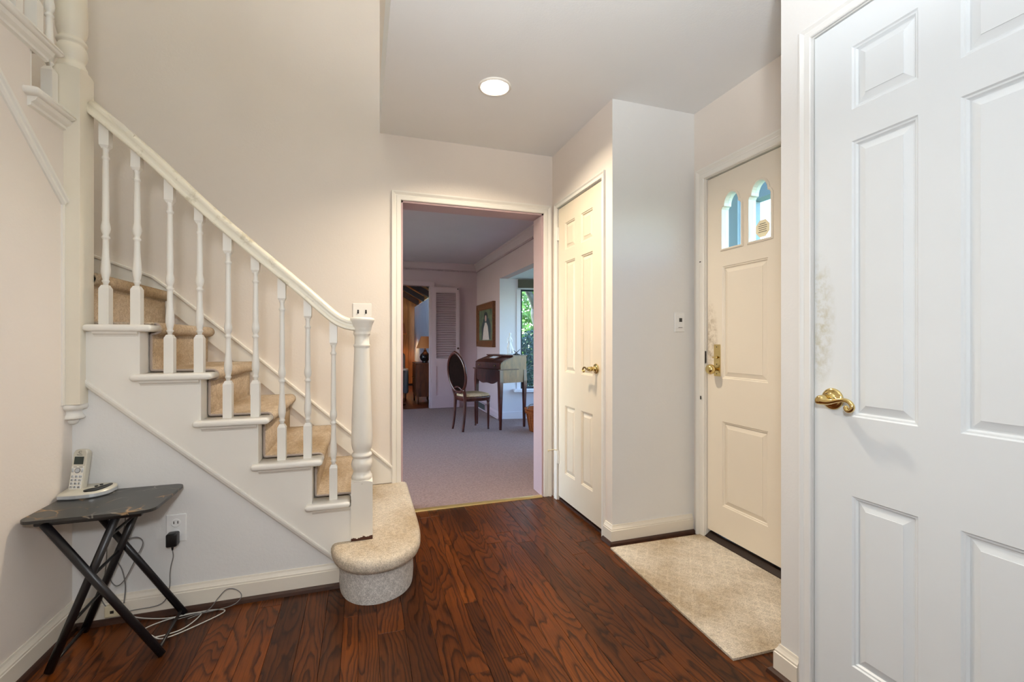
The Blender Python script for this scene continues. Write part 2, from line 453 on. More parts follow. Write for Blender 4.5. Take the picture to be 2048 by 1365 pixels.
def bez(pts, n=8):
    """Catmull-Rom through points"""
    P = [Vector(p) for p in pts]; P = [2 * P[0] - P[1]] + P + [2 * P[-1] - P[-2]]; out = []
    for i in range(1, len(P) - 2):
        for k in range(n):
            t = k / n; a, b, c, d = P[i - 1:i + 3]
            out.append(0.5 * ((2 * b) + (c - a) * t + (2 * a - 5 * b + 4 * c - d) * t * t + (3 * b - 3 * c + d - a) * t ** 3))
    out.append(P[-2]); return out
def text(name, body, size, M, mat, parent, extrude=0.0002):
    cu = bpy.data.curves.new(name, 'FONT'); cu.body = body; cu.size = size; cu.extrude = extrude; cu.align_x = 'CENTER'; cu.align_y = 'CENTER'
    cu.materials.append(MAT[mat]); o = bpy.data.objects.new(name, cu); COL.objects.link(o); bpy.context.view_layer.update()
    me = bpy.data.meshes.new_from_object(o.evaluated_get(bpy.context.evaluated_depsgraph_get())); bpy.data.objects.remove(o); bpy.data.curves.remove(cu)
    o = bpy.data.objects.new(name, me); COL.objects.link(o); o.parent = parent; o.matrix_local = M; return o

# ---------------------------------------------------------------- dimensions
FAR = 3.005; CX = 1.30; PY = 2.18; EX = 1.845; NX = 1.32; NY = 1.146; LX = -1.07; SY = 2.205; H = 2.44
WELL = 0.105; TOP = 4.95
BACKY = -2.3; FRX = 1.85; LVY = 3.155; LVB = 7.5; LVC = 2.40

# ---------------------------------------------------------------- hall shell
fl = MB().box(LX - 1.0, EX + .2, BACKY, FAR + .16, -0.12, -0.012)
floor = struct('floor', fl, 'threshold_dark', 'dark stained oak strip floor of the hall')
x = LX - 0.01; widths = []
rp = random.Random(3)
pl_n = 0
plank_cache = {}
while x < EX + 0.03:
    w = rp.choice([0.057, 0.070, 0.083, 0.083, 0.1])
    y = BACKY + rp.uniform(-0.9, 0.0)
    while y < FAR:
        L = rp.choice([0.7, 1.0, 1.4, 1.9, 2.4]); y1 = min(y + L, FAR + 0.02); y0 = max(y, BACKY)
        if y1 - y0 > 0.03 and y1 > 0.3:
            m = MB().cbox(x + .0004, x + w - .0004, y0 + .0004, y1 - .0004, -0.014, 0.0, 0.0009)
            m.build('plank', 'floor_wood', floor); pl_n += 1
        y += L
    x += w

def wall_boxes(name, boxes, mat='wall', label=None):
    m = MB()
    for b in boxes: m.box(*b)
    return struct(name, m, mat, label)
OX0, OX1, OZ = 0.237, 1.229, 2.022
wall_far = wall_boxes('wall_far', [(-2.05, OX0, FAR, LVY, 0, TOP), (OX1, 1.45, FAR, LVY, 0, TOP), (OX0, OX1, FAR, LVY, OZ, TOP)], label='beige hall wall behind the stairs with the open doorway')
DY0, DY1 = 2.292, 2.905
wall_boxes('wall_closet', [(CX, CX + .1, PY + .001, DY0 - .012, 0, H), (CX, CX + .1, DY1 + .012, FAR, 0, H), (CX, CX + .1, DY0 - .012, DY1 + .012, 2.047, H), (CX + .4, CX + .45, PY + .1, FAR, 0, H)])
wall_boxes('wall_pier', [(CX + .0005, EX, PY, PY + .1, 0, H)], 'wall_cool')
EY1, EY0, EZ1 = 2.083, 1.169, 2.052
wall_boxes('wall_entry', [(EX, EX + .12, EY1 + .005, PY + .1, 0, H), (EX, EX + .12, NY, EY0 - .005, 0, H), (EX, EX + .12, EY0 - .005, EY1 + .005, EZ1 + .005, H)])
QY1, QY0 = 1.031, 0.426
wall_boxes('wall_right', [(NX, NX + .1, QY1 + .012, NY, 0, H), (NX, NX + .1, BACKY, QY0 - .012, 0, H), (NX, NX + .1, QY0 - .012, QY1 + .012, 2.052, H), (NX + .1, EX + .1, NY - .1, NY, 0, H), (NX + .5, NX + .55, BACKY, NY, 0, H)], 'wall_cool')
wall_boxes('wall_back', [(-2.05, EX + .1, BACKY - .1, BACKY, 0, TOP)])
wall_boxes('wall_stairwell', [(-2.05, -1.95, BACKY, FAR, 0, TOP)])
# left wall: stepped top under the upper flight
prof = [(BACKY, 0), (SY, 0), (SY, 1.93)]
yy, zz = 1.97, 1.93
while zz < 2.74:
    prof += [(yy, zz), (yy, zz + .1975)]; yy -= .2; zz += .1975
prof += [(0.6, zz), (0.6, 2.74), (BACKY, 2.74)]
wl_ = MB().prism(prof, lambda a, b, d: (d, a, b), LX - .1, LX)
struct('wall_left', wl_, 'wall', 'left hall wall under the upper stair flight')
# ceilings
LPX, LPY, LPR = .655, 2.268, .0705
hole = [(LPX + LPR * math.cos(2 * PI * i / 40), LPY + LPR * math.sin(2 * PI * i / 40)) for i in range(40)]
rect = [(WELL, BACKY), (EX + .15, BACKY), (EX + .15, FAR), (WELL, FAR)]
tri = tessellate_polygon([[Vector((a, b, 0)) for a, b in rect], [Vector((a, b, 0)) for a, b in hole]])
cm = MB().add([(a, b, H) for a, b in rect + hole], [tuple(t) for t in tri])
cm.add([(WELL, BACKY, H), (EX + .15, BACKY, H), (EX + .15, FAR, H), (WELL, FAR, H), (WELL, BACKY, H + .1), (EX + .15, BACKY, H + .1), (EX + .15, FAR, H + .1), (WELL, FAR, H + .1)], [(0, 1, 5, 4), (1, 2, 6, 5), (2, 3, 7, 6), (3, 0, 4, 7)])
cm.box(WELL, EX + .15, BACKY, FAR, H + .1, H + .3).box(-1.07, WELL, BACKY, 0.6, H, H + .3)
struct('ceiling', cm, 'ceiling', 'white hall ceiling with a recessed lamp')
wall_boxes('wall_upper', [(WELL, WELL + .1, 0.6, FAR, H + .3, TOP), (WELL, EX, 0.5, 0.6, H + .3, TOP)])
struct('ceiling_upper', MB().box(-2.05, EX + .2, BACKY, FAR + .2, TOP, TOP + .1), 'ceiling')

# ---------------------------------------------------------------- baseboards
BP = [(0, 0), (0, .104), (.004, .104), (.006, .096), (.010, .088), (.013, .084), (.013, .078), (.016, .076), (.016, 0)]   # (out, up)
SP = [(0, 0), (0, .020), (.006, .019), (.013, .013), (.016, 0)]
def baseboard(name, path, label, bottom=0.012):
    """path = 2-D plan polyline along the wall face, room on its left-hand side"""
    e = empty(name, (path[0][0], path[0][1], 0), kind='structure', label=label)
    fn = lambda u, v, d: (u, v, d)
    MB().sweep([(a, b if b > 0 else bottom) for a, b in BP], path, fn).build('board', 'base_white', e)
    MB().sweep([(a + .016, b) for a, b in SP] , path, fn).build('shoe_moulding', 'shoe_brown', e)
    MB().sweep([(0, 0), (0, bottom), (.016, bottom), (.016, 0)], path, fn).build('scribe_strip', 'shoe_brown', e)
    return e
baseboard('baseboard_left', [(LX, SY - .004), (LX, -2.2)], 'white baseboard along the left wall')
baseboard('baseboard_stair', [(-0.09, SY), (LX, SY)][::1], 'white baseboard under the stair stringer')
baseboard('baseboard_pier', [(EX - .018, PY), (CX, PY), (CX, DY0 - .04)], 'white baseboard wrapping the wall between the two doors')
baseboard('baseboard_right', [(NX, QY1 + .045), (NX, NY), (EX, NY)], 'white baseboard at the corner before the white closet door')

# ---------------------------------------------------------------- doors
CASP = [(0, 0), (0, .010), (.004, .014), (.026, .015), (.030, .011), (.036, .012), (.044, .017), (.050, .020), (.057, .020), (.057, 0)]
def xplane(X): return lambda y, z, d: (X - d, y, z)       # wall facing -X
def casing(name, parent, fn, u0, u1, ztop, mat, prof=CASP, z0=0.0, flip=False):
    path = [(u0, z0), (u0, ztop), (u1, ztop), (u1, z0)]
    m = MB()
    m.sweep([(a, d) for a, d in prof], path, fn)
    return m.build(name, mat, parent)
def slab(parent, fn, u0, u1, z0, z1, T, rects, through, mat, name='door_slab'):
    """moulded slab: rects are recessed panels (each gets its own raised panel child), through = cut-out loops"""
    m = MB(); outer = [(u0, z0), (u1, z0), (u1, z1), (u0, z1)]
    loops = [outer] + [[(a, c), (b, c), (b, d), (a, d)] for a, b, c, d in rects] + through
    flat = [p for lp in loops for p in lp]
    tri = tessellate_polygon([[Vector((p[0], p[1], 0)) for p in lp] for lp in loops])
    m.add([fn(p[0], p[1], 0) for p in flat], [tuple(t) for t in tri])
    loops2 = [outer] + through; flat2 = [p for lp in loops2 for p in lp]
    tri2 = tessellate_polygon([[Vector((p[0], p[1], 0)) for p in lp] for lp in loops2])
    m.add([fn(p[0], p[1], -T) for p in flat2], [tuple(t) for t in tri2])
    for lp in loops2:
        n = len(lp)
        m.add([fn(*p, 0) for p in lp] + [fn(*p, -T) for p in lp], [(i, (i + 1) % n, n + (i + 1) % n, n + i) for i in range(n)])
    for a, b, c, d in rects:        # stepped sticking round each panel
        prev = None
        for ins, dep in ((0, 0), (.0035, -.004), (.008, -.0045), (.012, -.0095), (.0135, -.0095)):
            r = [(a + ins, c + ins, dep), (b - ins, c + ins, dep), (b - ins, d - ins, dep), (a + ins, d - ins, dep)]
            if prev: m.add([fn(*p) for p in prev + r], [(i, (i + 1) % 4, 4 + (i + 1) % 4, 4 + i) for i in range(4)])
            prev = r
    o = m.build(name, mat, parent)
    for a, b, c, d in rects:
        q = MB(); prev = None; rings = ((.0125, -.0105), (.016, -.0100), (.034, -.0045), (.0345, -.003))
        for ins, dep in rings:
            r = [(a + ins, c + ins, dep), (b - ins, c + ins, dep), (b - ins, d - ins, dep), (a + ins, d - ins, dep)]
            if prev: q.add([fn(*p) for p in prev + r], [(i, (i + 1) % 4, 4 + (i + 1) % 4, 4 + i) for i in range(4)])
            prev = r
        q.add([fn(*p) for p in prev], [(0, 1, 2, 3)])
        ins, dep = rings[0]
        q.add([fn(a + ins, c + ins, dep), fn(b - ins, c + ins, dep), fn(b - ins, d - ins, dep), fn(a + ins, d - ins, dep)], [(3, 2, 1, 0)])
        q.build('panel', mat, parent)
    return o
def jamb(parent, fn, u0, u1, z1, depth, mat, front=0.0, t=.012):
    m = MB()
    def bx(a0, a1, c0, c1, d0, d1):
        vs = [fn(a, c, d) for a in (a0, a1) for c in (c0, c1) for d in (d0, d1)]
        m.add(vs, [(0, 1, 3, 2), (4, 6, 7, 5), (0, 4, 5, 1), (2, 3, 7, 6), (0, 2, 6, 4), (1, 5, 7, 3)])
    bx(u0 - t, u0 - .003, 0, z1 + t, front, -depth); bx(u1 + .003, u1 + t, 0, z1 + t, front, -depth); bx(u0 - .003, u1 + .003, z1 + .003, z1 + t, front, -depth)
    # stop
    bx(u0 - .003, u0 + .012, 0, z1, -.045, -.06); bx(u1 - .012, u1 + .003, 0, z1, -.045, -.06)
    return m.build('jamb', mat, parent)
def lever(parent, X, y, z, s, size=1.0):
    """brass lever: rose on plane X facing -X, arm swinging along s (+1 = +Y, -1 = -Y)"""
    e = empty('door_handle', Vector((X, y, z)) - wpos(parent)); e.parent = parent; e['label'] = 'polished brass scroll lever'
    k = size
    MB().lathe([(.031 * k, 0), (.032 * k, -.004), (.030 * k, -.008), (.024 * k, -.010), (.017 * k, -.011), (.015 * k, -.015), (.0125 * k, -.018), (.0125 * k, -.030), (.015 * k, -.034)], 28, (X, y, z), 'x').build('rose', 'brass', e)
    pts = [(-.050, -.010, -.004), (-.050, .004, -.003), (-.050, .018, -.004), (-.050, .034, -.001), (-.049, .050, .004), (-.048, .066, .006), (-.048, .080, .002), (-.048, .088, -.009), (-.048, .085, -.019), (-.048, .076, -.022), (-.048, .070, -.016), (-.048, .074, -.011)]
    rr = [.0115, .0125, .0095, .0070, .0060, .0058, .0060, .0064, .0064, .0062, .0060, .0048]
    P = bez([(X + a * k, y + b * s * k, z + c * k) for a, b, c in pts], 4); R = []
    for i in range(len(P)):
        t = i / (len(P) - 1) * (len(rr) - 1); j = min(int(t), len(rr) - 2); R.append((rr[j] + (rr[j + 1] - rr[j]) * (t - j)) * k)
    m = MB().tube(P, R, 12); m.lathe([(.0125 * k, -.030), (.0135 * k, -.045), (.012 * k, -.056), (.006 * k, -.060)], 16, (X, y, z), 'x')
    m.build('lever_arm', 'brass', e)
    return e

# door_1: closet door on the wall right of the doorway
d1 = empty('door_1', (CX, (DY0 + DY1) / 2, 0), kind='structure', label='narrow cream six-panel closet door beside the open doorway')
f1 = xplane(CX + .004)
slab(d1, f1, DY0 + .003, DY1 - .003, .030, 2.032, .035, [(2.649, 2.800, 1.728, 1.911), (2.412, 2.562, 1.728, 1.911), (2.649, 2.800, .902, 1.650), (2.412, 2.562, .902, 1.650), (2.649, 2.800, .211, .675), (2.412, 2.562, .211, .675)], [], 'door_cream')
jamb(d1, f1, DY0, DY1, 2.035, .09, 'trim')
casing('casing', d1, xplane(CX), DY0 - .006, DY1 + .006, 2.041, 'trim', prof=[(a * .60, d * .7) for a, d in CASP])
MB().box(CX + .01, CX + .09, DY0 - .003, DY1 + .003, 0, .012).build('threshold', 'shoe_brown', d1)
lever(d1, CX + .004, 2.365, .949, 1, .95)
for z in (1.86, .30):
    hg = MB().lathe([(.0055, -.045), (.0062, -.043), (.0062, .043), (.0055, .045)], 10, (CX - .003, DY1 + .001, z)).box(CX - .001, CX + .004, DY1 - .012, DY1 + .012, z - .045, z + .045).build('hinge', 'trim', d1)
MB().tube([(CX - .006, DY1 + .004, .348), (CX - .030, DY1 + .010, .352), (CX - .060, DY1 + .020, .346)], .0028, 8).tube([(CX - .060, DY1 + .020, .346), (CX - .068, DY1 + .023, .345)], .007, 10).build('hinge_stop', 'cream_plastic', d1)

# door_2: entry door with little arched lights
d2 = empty('door_2', (EX, (EY0 + EY1) / 2, 0), kind='structure', label='cream front door with small arched windows and brass lock')
f2 = xplane(EX + .010 - .0)
def arch(a, b, z0, zs, zt):
    w = b - a; c = (a + b) / 2; r = w / 2 - .017
    pts = [(a, z0), (b, z0), (b, zs - .012), (b - .006, zs), (b - .013, zs + .002), (c + r, zs + .004)]
    h = zt - (zs + .004)
    for i in range(1, 14):
        g = PI * i / 14; pts.append((c + r * math.cos(g), zs + .004 + h * math.sin(g)))
    pts += [(c - r, zs + .004), (a + .013, zs + .002), (a + .006, zs), (a, zs - .012)]
    return pts
WIN = [(1.842, 1.974), (1.662, 1.794), (1.458, 1.590), (1.278, 1.410)]
arches = [arch(a, b, 1.610, 1.838, 1.905) for a, b in WIN]
slab(d2, f2, EY0, EY1, .052, 2.050 - .03, .044, [(1.682, 1.974, .909, 1.516), (1.278, 1.570, .909, 1.516), (1.682, 1.974, .215, .675), (1.278, 1.570, .215, .675)], arches, 'door_entry')
for lp in arches:
    c = Vector((sum(p[0] for p in lp) / len(lp), sum(p[1] for p in lp) / len(lp)))
    MB().prism(lp, f2, -.020, -.024).build('pane', 'glass', d2)
    m = MB()
    m.sweep([(-.010, .0), (-.010, .004), (-.004, .007), (.0015, .005), (.0015, -.018), (-.006, -.018)], lp[::-1] if False else lp, f2, closed=True)
    m.build('window_moulding', 'door_entry', d2)
jamb(d2, f2, EY0, EY1, EZ1 - .028, .10, 'trim', front=.012)
casing('casing', d2, xplane(EX), EY0 - .006, EY1 + .006, EZ1 - .022, 'trim', prof=[(a * 1.05, d) for a, d in CASP])
MB().prism([(EX - .005, 0), (EX - .005, .012), (EX + .03, .035), (EX + .1, .035), (EX + .1, 0)], lambda a, b, d: (a, d, b), EY0 - .005, EY1 + .005).build('threshold', 'threshold_dark', d2)
lk = empty('lock_plate', Vector((EX + .010, 2.009, .918)) - wpos(d2)); lk.parent = d2; lk['label'] = 'tall brass lock plate with round knob'
xf = EX + .010
MB().cbox(xf - .004, xf + .001, 1.985, 2.033, .918, 1.093, .002).build('plate', 'brass', lk)
MB().lathe([(.010, -.004), (.010, -.022), (.014, -.028), (.026, -.036), (.0285, -.048), (.024, -.060), (.013, -.066), (.004, -.067)], 28, (xf, 2.011, .957), 'x').build('knob', 'brass', lk)
MB().lathe([(.008, -.004), (.008, -.010)], 14, (xf, 2.011, 1.022), 'x').box(xf - .022, xf - .010, 1.998, 2.024, 1.018, 1.026).build('thumb_turn', 'brass', lk)
for z in (1.079, .984, .932): MB().lathe([(.003, -.003), (.003, -.0045)], 10, (xf, 2.011, z), 'x').build('screw', 'dark_slot', lk)
MB().box(EX - .004, EX + .004, EY1 + .003, EY1 + .0085, .985, 1.055).build('strike_plate', 'threshold_dark', d2)
MB().box(EX - .0203, EX - .019, EY1 + .02, EY1 + .032, 1.56, 1.565).box(EX - .0203, EX - .019, EY1 + .018, EY1 + .026, .78, .80).build('paint_chip', 'dark_slot', d2)
# sticker on the second light
oc = [(1.730 + .044 * math.cos(PI / 8 + i * PI / 4), 1.668 + .046 * math.sin(PI / 8 + i * PI / 4)) for i in range(8)]
st = MB().prism(oc, f2, -.0185, -.0195).build('sticker', 'sticker', d2); st['label'] = 'octagonal tan alarm sticker on the glass'
for i, (w, zz_) in enumerate(((.036, 1.690), (.050, 1.680), (.050, 1.670), (.044, 1.660), (.05, 1.65))):
    MB().add([f2(1.73 - w / 2, zz_, -.0183), f2(1.73 + w / 2, zz_, -.0183), f2(1.73 + w / 2, zz_ + .003, -.0183), f2(1.73 - w / 2, zz_ + .003, -.0183)], [(0, 1, 2, 3)]).build('sticker_line', 'ink', st)

# door_3: near white closet door
d3 = empty('door_3', (NX, (QY0 + QY1) / 2, 0), kind='structure', label='white six-panel closet door with brass lever, close to the camera')
f3 = xplane(NX + .002)
cols = [(.757, .919), (.538, .671)]
cols = [(.757, .919), (.530, .672)]
R3 = []
for a, b in cols:
    for c, d in ((1.770, 1.949), (.897, 1.680), (.187, .671)): R3.append((a, b, c, d))
slab(d3, f3, QY0 + .003, QY1 - .002, .018, 2.040, .035, R3, [], 'door_white')
jamb(d3, f3, QY0, QY1, 2.043, .09, 'cool_trim')
casing('casing', d3, xplane(NX), QY0 - .006, QY1 + .006, 2.049, 'cool_trim', prof=[(a * .62, d * .62) for a, d in CASP])
lever(d3, NX + .002, .972, .941, -1)

# far doorway casing (opening to the living room)
t1 = empty('trim_1', (OX0, FAR, 0), kind='structure', label='cream casing round the open doorway')
fy = lambda u, v, d: (u, FAR - d, v)
MB().sweep(CASP, [(OX0, 0), (OX0, OZ), (OX1, OZ), (OX1, 0)], fy).build('casing', 'trim', t1)
MB().box(OX0 - .001, OX0 + .012, FAR - .002, LVY + .01, 0, OZ).box(OX1 - .012, OX1 + .001, FAR - .002, LVY + .01, 0, OZ).box(OX0, OX1, FAR - .002, LVY + .01, OZ - .012, OZ + .001).build('jamb', 'mauve', t1)
st_ = MB().prism([(FAR - .018, 0), (FAR - .016, .006), (FAR - .004, .010), (FAR + .012, .010), (FAR + .022, .004), (FAR + .022, 0)], lambda a, b, d: (d, a, b), OX0 + .012, OX1 - .012)
single('threshold_strip', st_, 'gold_strip', label='thin brass carpet strip across the open doorway', cat='threshold strip')

# ---------------------------------------------------------------- staircase
RISE, RUN = .1975, .2112
stair = empty('staircase', (-0.4, 2.6, 0), label='white staircase with turned balusters and beige carpet runner', cat='staircase')
treads = {'A': (1.1775, -.846), 'B': (.980, -.636), 'C': (.7825, -.4245), 'D': (.585, -.2125), 'E': (.3875, -.002)}  # top z, riser X
order = ['A', 'B', 'C', 'D', 'E']
BK = FAR - .002
# stringer board (cut, open): front face SY-.018
sp_ = [(-1.03, .965), (-1.03, 1.150)]
sp_ = [(-1.03, 1.150)]
for k in order:
    z, xr = treads[k]; sp_ += [(xr, z - .028), (xr, z - .028 - (RISE if k != 'E' else .16))]
sp_[-2:] = [(-.040, .3595), (-.040, .170)]
sp_ += [(-.105, .170), (-.128, .143), (-1.03, .961)]
MB().prism(sp_, lambda a, b, d: (a, d, b), SY - .016, SY + .02).build('stringer', 'trim', stair)
# diagonal moulding under the stringer
dv = Vector((.902, -.818)).normalized(); nv = Vector((dv.y, -dv.x))
m = MB().sweep([(-.012, 0), (-.012, .010), (-.006, .018), (.004, .022), (.010, .022), (.014, .012), (.014, 0)], [(-1.03, .953), (-.118, .126)], lambda u, v, d: (u, SY - d, v))
m.build('stringer_moulding', 'trim', stair)
# spandrel wall below
struct('wall_spandrel', MB().prism([(LX, 0), (-.06, 0), (-.06, .12), (LX, 1.02)], lambda a, b, d: (a, d, b), SY, SY + .05), 'wall_cool', 'white wall panel under the stair stringer')
def nosing(x0, x1, ztop, t=.028, n=6):
    """tread end profile in (x,z): rounded nose at x1 and rounded back return at x0"""
    r = t / 2; pts = []
    for i in range(n + 1):
        a = -PI / 2 + PI * i / n; pts.append((x1 - r + r * math.cos(a), ztop - r + r * math.sin(a)))
    for i in range(n + 1):
        a = PI / 2 + PI * i / n; pts.append((x0 + r + r * math.cos(a), ztop - r + r * math.sin(a)))
    return pts
for i, k in enumerate(order):
    z, xr = treads[k]; nose = xr + .045
    xl = xr - RUN - .028 if k != 'A' else -1.025
    if k == 'E': nose = -.052
    tr = empty('tread', (xr, SY, z - .028)); tr.location = Vector((xr, SY, z - .028)) - wpos(stair); tr.parent = stair
    # return nosing along the stringer: half-round front edge
    m = MB()
    pr = nosing(xl, nose, z)
    yf = SY - .042
    # rounded outer edge: three slices
    nn = len(pr); cx_, cz_ = (xl + nose) / 2, z - .014
    def sl(s, y): return [(p[0] if abs(p[0] - cx_) < (nose - xl) / 2 - .015 else p[0] - math.copysign((1 - s) * .014, p[0] - cx_), y, cz_ + (p[1] - cz_) * s) for p in pr]
    rows = [sl(.35, yf), sl(.72, yf + .002), sl(.92, yf + .006), sl(1.0, yf + .013), sl(1.0, SY + .07)]
    vs = [p for r in rows for p in r]; fs = []
    for a in range(len(rows) - 1):
        for q in range(nn): fs.append((a * nn + q, a * nn + (q + 1) % nn, (a + 1) * nn + (q + 1) % nn, (a + 1) * nn + q))
    fs += [tuple(range(nn)), tuple((len(rows) - 1) * nn + q for q in range(nn))]
    m.add(vs, fs, True)
    xb = xr - RUN if k != 'A' else -1.06
    m.box(xb, xr + (.03 if k != 'E' else .03), SY + .07, BK, z - .028, z - .001)
    m.build('tread_board', 'trim', tr)
    MB().prism([(SY - .016, z - .028), (SY - .034, z - .028), (SY - .030, z - .036), (SY - .020, z - .041), (SY - .016, z - .048)], lambda a, b, d: (d, a, b), xl + .030, min(xr - .004, nose)).build('cove_moulding', 'trim', tr)
    MB().box(xr - .015, xr - .0005, SY - .0165, BK, z - RISE, z - .028).build('riser_board', 'trim', tr)
# landing and winders behind the upper newel
m = MB().box(-1.95, -1.05, SY + .05, BK, 1.375 - .15, 1.375).build('landing', 'stair_carpet', stair)
MB().prism([(-1.12, 2.24), (-1.95, 2.24), (-1.95, 2.95), ], lambda a, b, d: (a, b, d), 1.375, 1.5725).build('winder', 'stair_carpet', stair)
MB().prism([(-1.12, 2.22), (-1.95, 2.22), (-1.95, 2.5)], lambda a, b, d: (a, b, d), 1.5725, 1.77).build('winder', 'stair_carpet', stair)
MB().box(-1.064, -1.05, SY + .02, BK, 1.1775, 1.375).build('riser_board', 'trim', stair)
# carpet runner (one continuous strip down the flight)
TH = .013; cy0, cy1 = SY + .066, BK - .016
path = [(-1.30, 1.375 + .001)]
seq = [('L', 1.375, -1.05)] + [(k,) + treads[k] for k in order]
top_pts = []
for k, z, xr in seq:
    nose = xr + (.034 if k != 'L' else .034)
    top_pts += [(nose - .014, z)]
    for a in range(1, 8):
        g = PI / 2 - PI * a / 8; top_pts.append((nose - .014 + .014 * math.cos(g), z - .014 + .014 * math.sin(g)))
    top_pts += [(xr + .006, z - .030), (xr + .001, z - .042), (xr + .0005, z - RISE + .018), (xr + .004, z - RISE + .006), (xr + .016, z - RISE + .001)]
path += top_pts
path[-1] = (path[-1][0], path[-1][1])
P = [Vector((a, b)) for a, b in path]; rows = []
for i, p in enumerate(P):
    t = (P[min(i + 1, len(P) - 1)] - P[max(i - 1, 0)]).normalized(); nrm = Vector((-t.y, t.x))
    rows.append((p + nrm * .0008, p + nrm * TH))
vs = []; fs = []
NYS = 10
cy_full = cy0
for ri, (a, b) in enumerate(rows):
    ring = []; cy0 = cy_full if ri > 13 else SY + .042
    ring.append((a.x, cy0, a.y)); ring.append((b.x * .6 + a.x * .4, cy0 - .001, b.y * .6 + a.y * .4))
    for j in range(NYS + 1):
        ring.append((b.x, cy0 + .006 + (cy1 - cy0 - .012) * j / NYS, b.y))
    ring.append((a.x, cy1, a.y)); vs.append(ring)
nr = len(vs[0]); flat = [p for r in vs for p in r]
for i in range(len(vs) - 1):
    for j in range(nr):
        k = (j + 1) % nr; fs.append((i * nr + j, i * nr + k, (i + 1) * nr + k, (i + 1) * nr + j))
fs += [tuple(range(nr)), tuple((len(vs) - 1) * nr + j for j in range(nr))]
MB().add(flat, fs, True).build('carpet_runner', 'stair_carpet', stair)
# grey bound edge of the runner
cy0 = cy_full
edge = [(a.x * .5 + b.x * .5, cy0 - .0015, a.y * .5 + b.y * .5) for a, b in rows]
MB().tube(edge[14:], .0052, 8).build('runner_binding', 'carpet_edge', stair)

# bullnose bottom step
bs = empty('bottom_step', Vector((.08, 2.5, 0)) - wpos(stair)); bs.parent = stair; bs['label'] = 'rounded bottom step wrapped in pale carpet'
base = [(-.100, SY + .03), (-.098, 2.190), (-.086, 2.120), (-.058, 2.055), (-.012, 2.008), (.050, 1.990), (.110, 2.000), (.165, 2.035), (.205, 2.095), (.226, 2.18), (.236, 2.30), (.238, 2.50)]
bp = bez([(a, b, 0) for a, b in base], 4) + [Vector((.240, BK, 0))]
ins = Vector((.06, 2.4, 0))
def off_path(pts, d):
    out = []
    for i, p in enumerate(pts):
        t = (pts[min(i + 1, len(pts) - 1)] - pts[max(i - 1, 0)]).normalized(); out.append(p + Vector((t.y, -t.x, 0)) * d)
    return out
def wallstrip(levels):
    """levels = [(offset, z)] swept along the plan outline"""
    R = [[(p.x, p.y, z) for p in off_path(bp, d)] for d, z in levels]; n = len(bp)
    return [p for r in R for p in r], [(a * n + i, a * n + i + 1, (a + 1) * n + i + 1, (a + 1) * n + i) for a in range(len(R) - 1) for i in range(n - 1)], n, len(R)
v_, f_, n_, k_ = wallstrip([(0, 0.001), (.002, .03), (0, .09), (0, .15)])
v_ += [(-.06, BK, .001), (-.06, BK, .15)]
MB().add(v_, f_, True).build('riser_carpet', 'step_riser_carpet', bs)
lv = [(0, .148), (.020, .142), (.030, .147), (.036, .160), (.036, .178), (.030, .192), (.020, .199), (.004, .201), (-.02, .201)]
v_, f_, n_, k_ = wallstrip(lv)
m = MB().add(v_, f_, True)
topring = off_path(bp, -.02); pl2 = [(p.x, p.y) for p in topring] + [(-.06, BK)]
tri = tessellate_polygon([[Vector((a, b, 0)) for a, b in pl2]])
m.add([(a, b, .201) for a, b in pl2], [tuple(t) for t in tri], False)
m.build('tread_carpet', 'step_carpet', bs)

# skirt board on the far wall with its moulding
sk = [(-1.95, 1.66), (-1.365, 1.567), (-1.07, 1.44), (-.625, 1.053), (.184, .300), (.184, .205), (-.02, .205)]
sk += [(-.02, .36), (-1.1, 1.36), (-1.95, 1.36)]
MB().prism(sk, lambda a, b, d: (a, d, b), FAR - .014, FAR).build('skirt_board', 'trim', stair)
MB().sweep([(-.010, 0), (-.010, .016), (-.004, .022), (.004, .022), (.008, .016), (.008, 0)], [(-1.95, 1.66), (-1.365, 1.567), (-1.10, 1.466), (-1.0, 1.385), (-.625, 1.053), (.180, .304)], lambda u, v, d: (u, FAR - d, v)).build('skirt_moulding', 'trim', stair)

# balusters
def square_block(m, hw, z0, z1, cham_bot=False, cham_top=False, cx=0, cy=0):
    zs = [(hw, z0), (hw, z1)]
    if cham_top: zs = [(hw, z0), (hw, z1 - .014), (hw * .62, z1)]
    if cham_bot: zs = [(hw * .62, z0), (hw, z0 + .012), (hw, z1)]
    vs = []
    for h_, z in zs: vs += [(cx - h_, cy - h_, z), (cx + h_, cy - h_, z), (cx + h_, cy + h_, z), (cx - h_, cy + h_, z)]
    fs = [(3, 2, 1, 0)]
    for a in range(len(zs) - 1):
        for i in range(4): fs.append((a * 4 + i, a * 4 + (i + 1) % 4, a * 4 + 4 + (i + 1) % 4, a * 4 + 4 + i))
    fs.append(tuple((len(zs) - 1) * 4 + i for i in range(4)))
    m.add(vs, fs)
def baluster(turned, total):
    m = MB(); hw = .0168
    square_block(m, hw, 0, .158, cham_top=True)
    prof = [(.0085, .152), (.0085, .166), (.0125, .172), (.0125, .176), (.0095, .180), (.0120, .190), (.0152, .208), (.0156, .224), (.0140, .245), (.0118, .275), (.0104, .305), (.0100, .335), (.0100, .342), (.0138, .346), (.0138, .351), (.0100, .356), (.0098, .362), (.0138, .372), (.0158, .384), (.0152, .394), (.0128, .406), (.0114, .416)]
    zt = .155 + turned
    prof += [(.0118, .44), (.0098, zt - .050), (.0098, zt - .044), (.0130, zt - .040), (.0130, zt - .034), (.0092, zt - .029), (.0088, zt - .010), (.0115, zt - .002), (.0118, zt + .006)]
    m.lathe(prof, 16)
    square_block(m, hw * .96, zt, total, cham_bot=True)
    return m
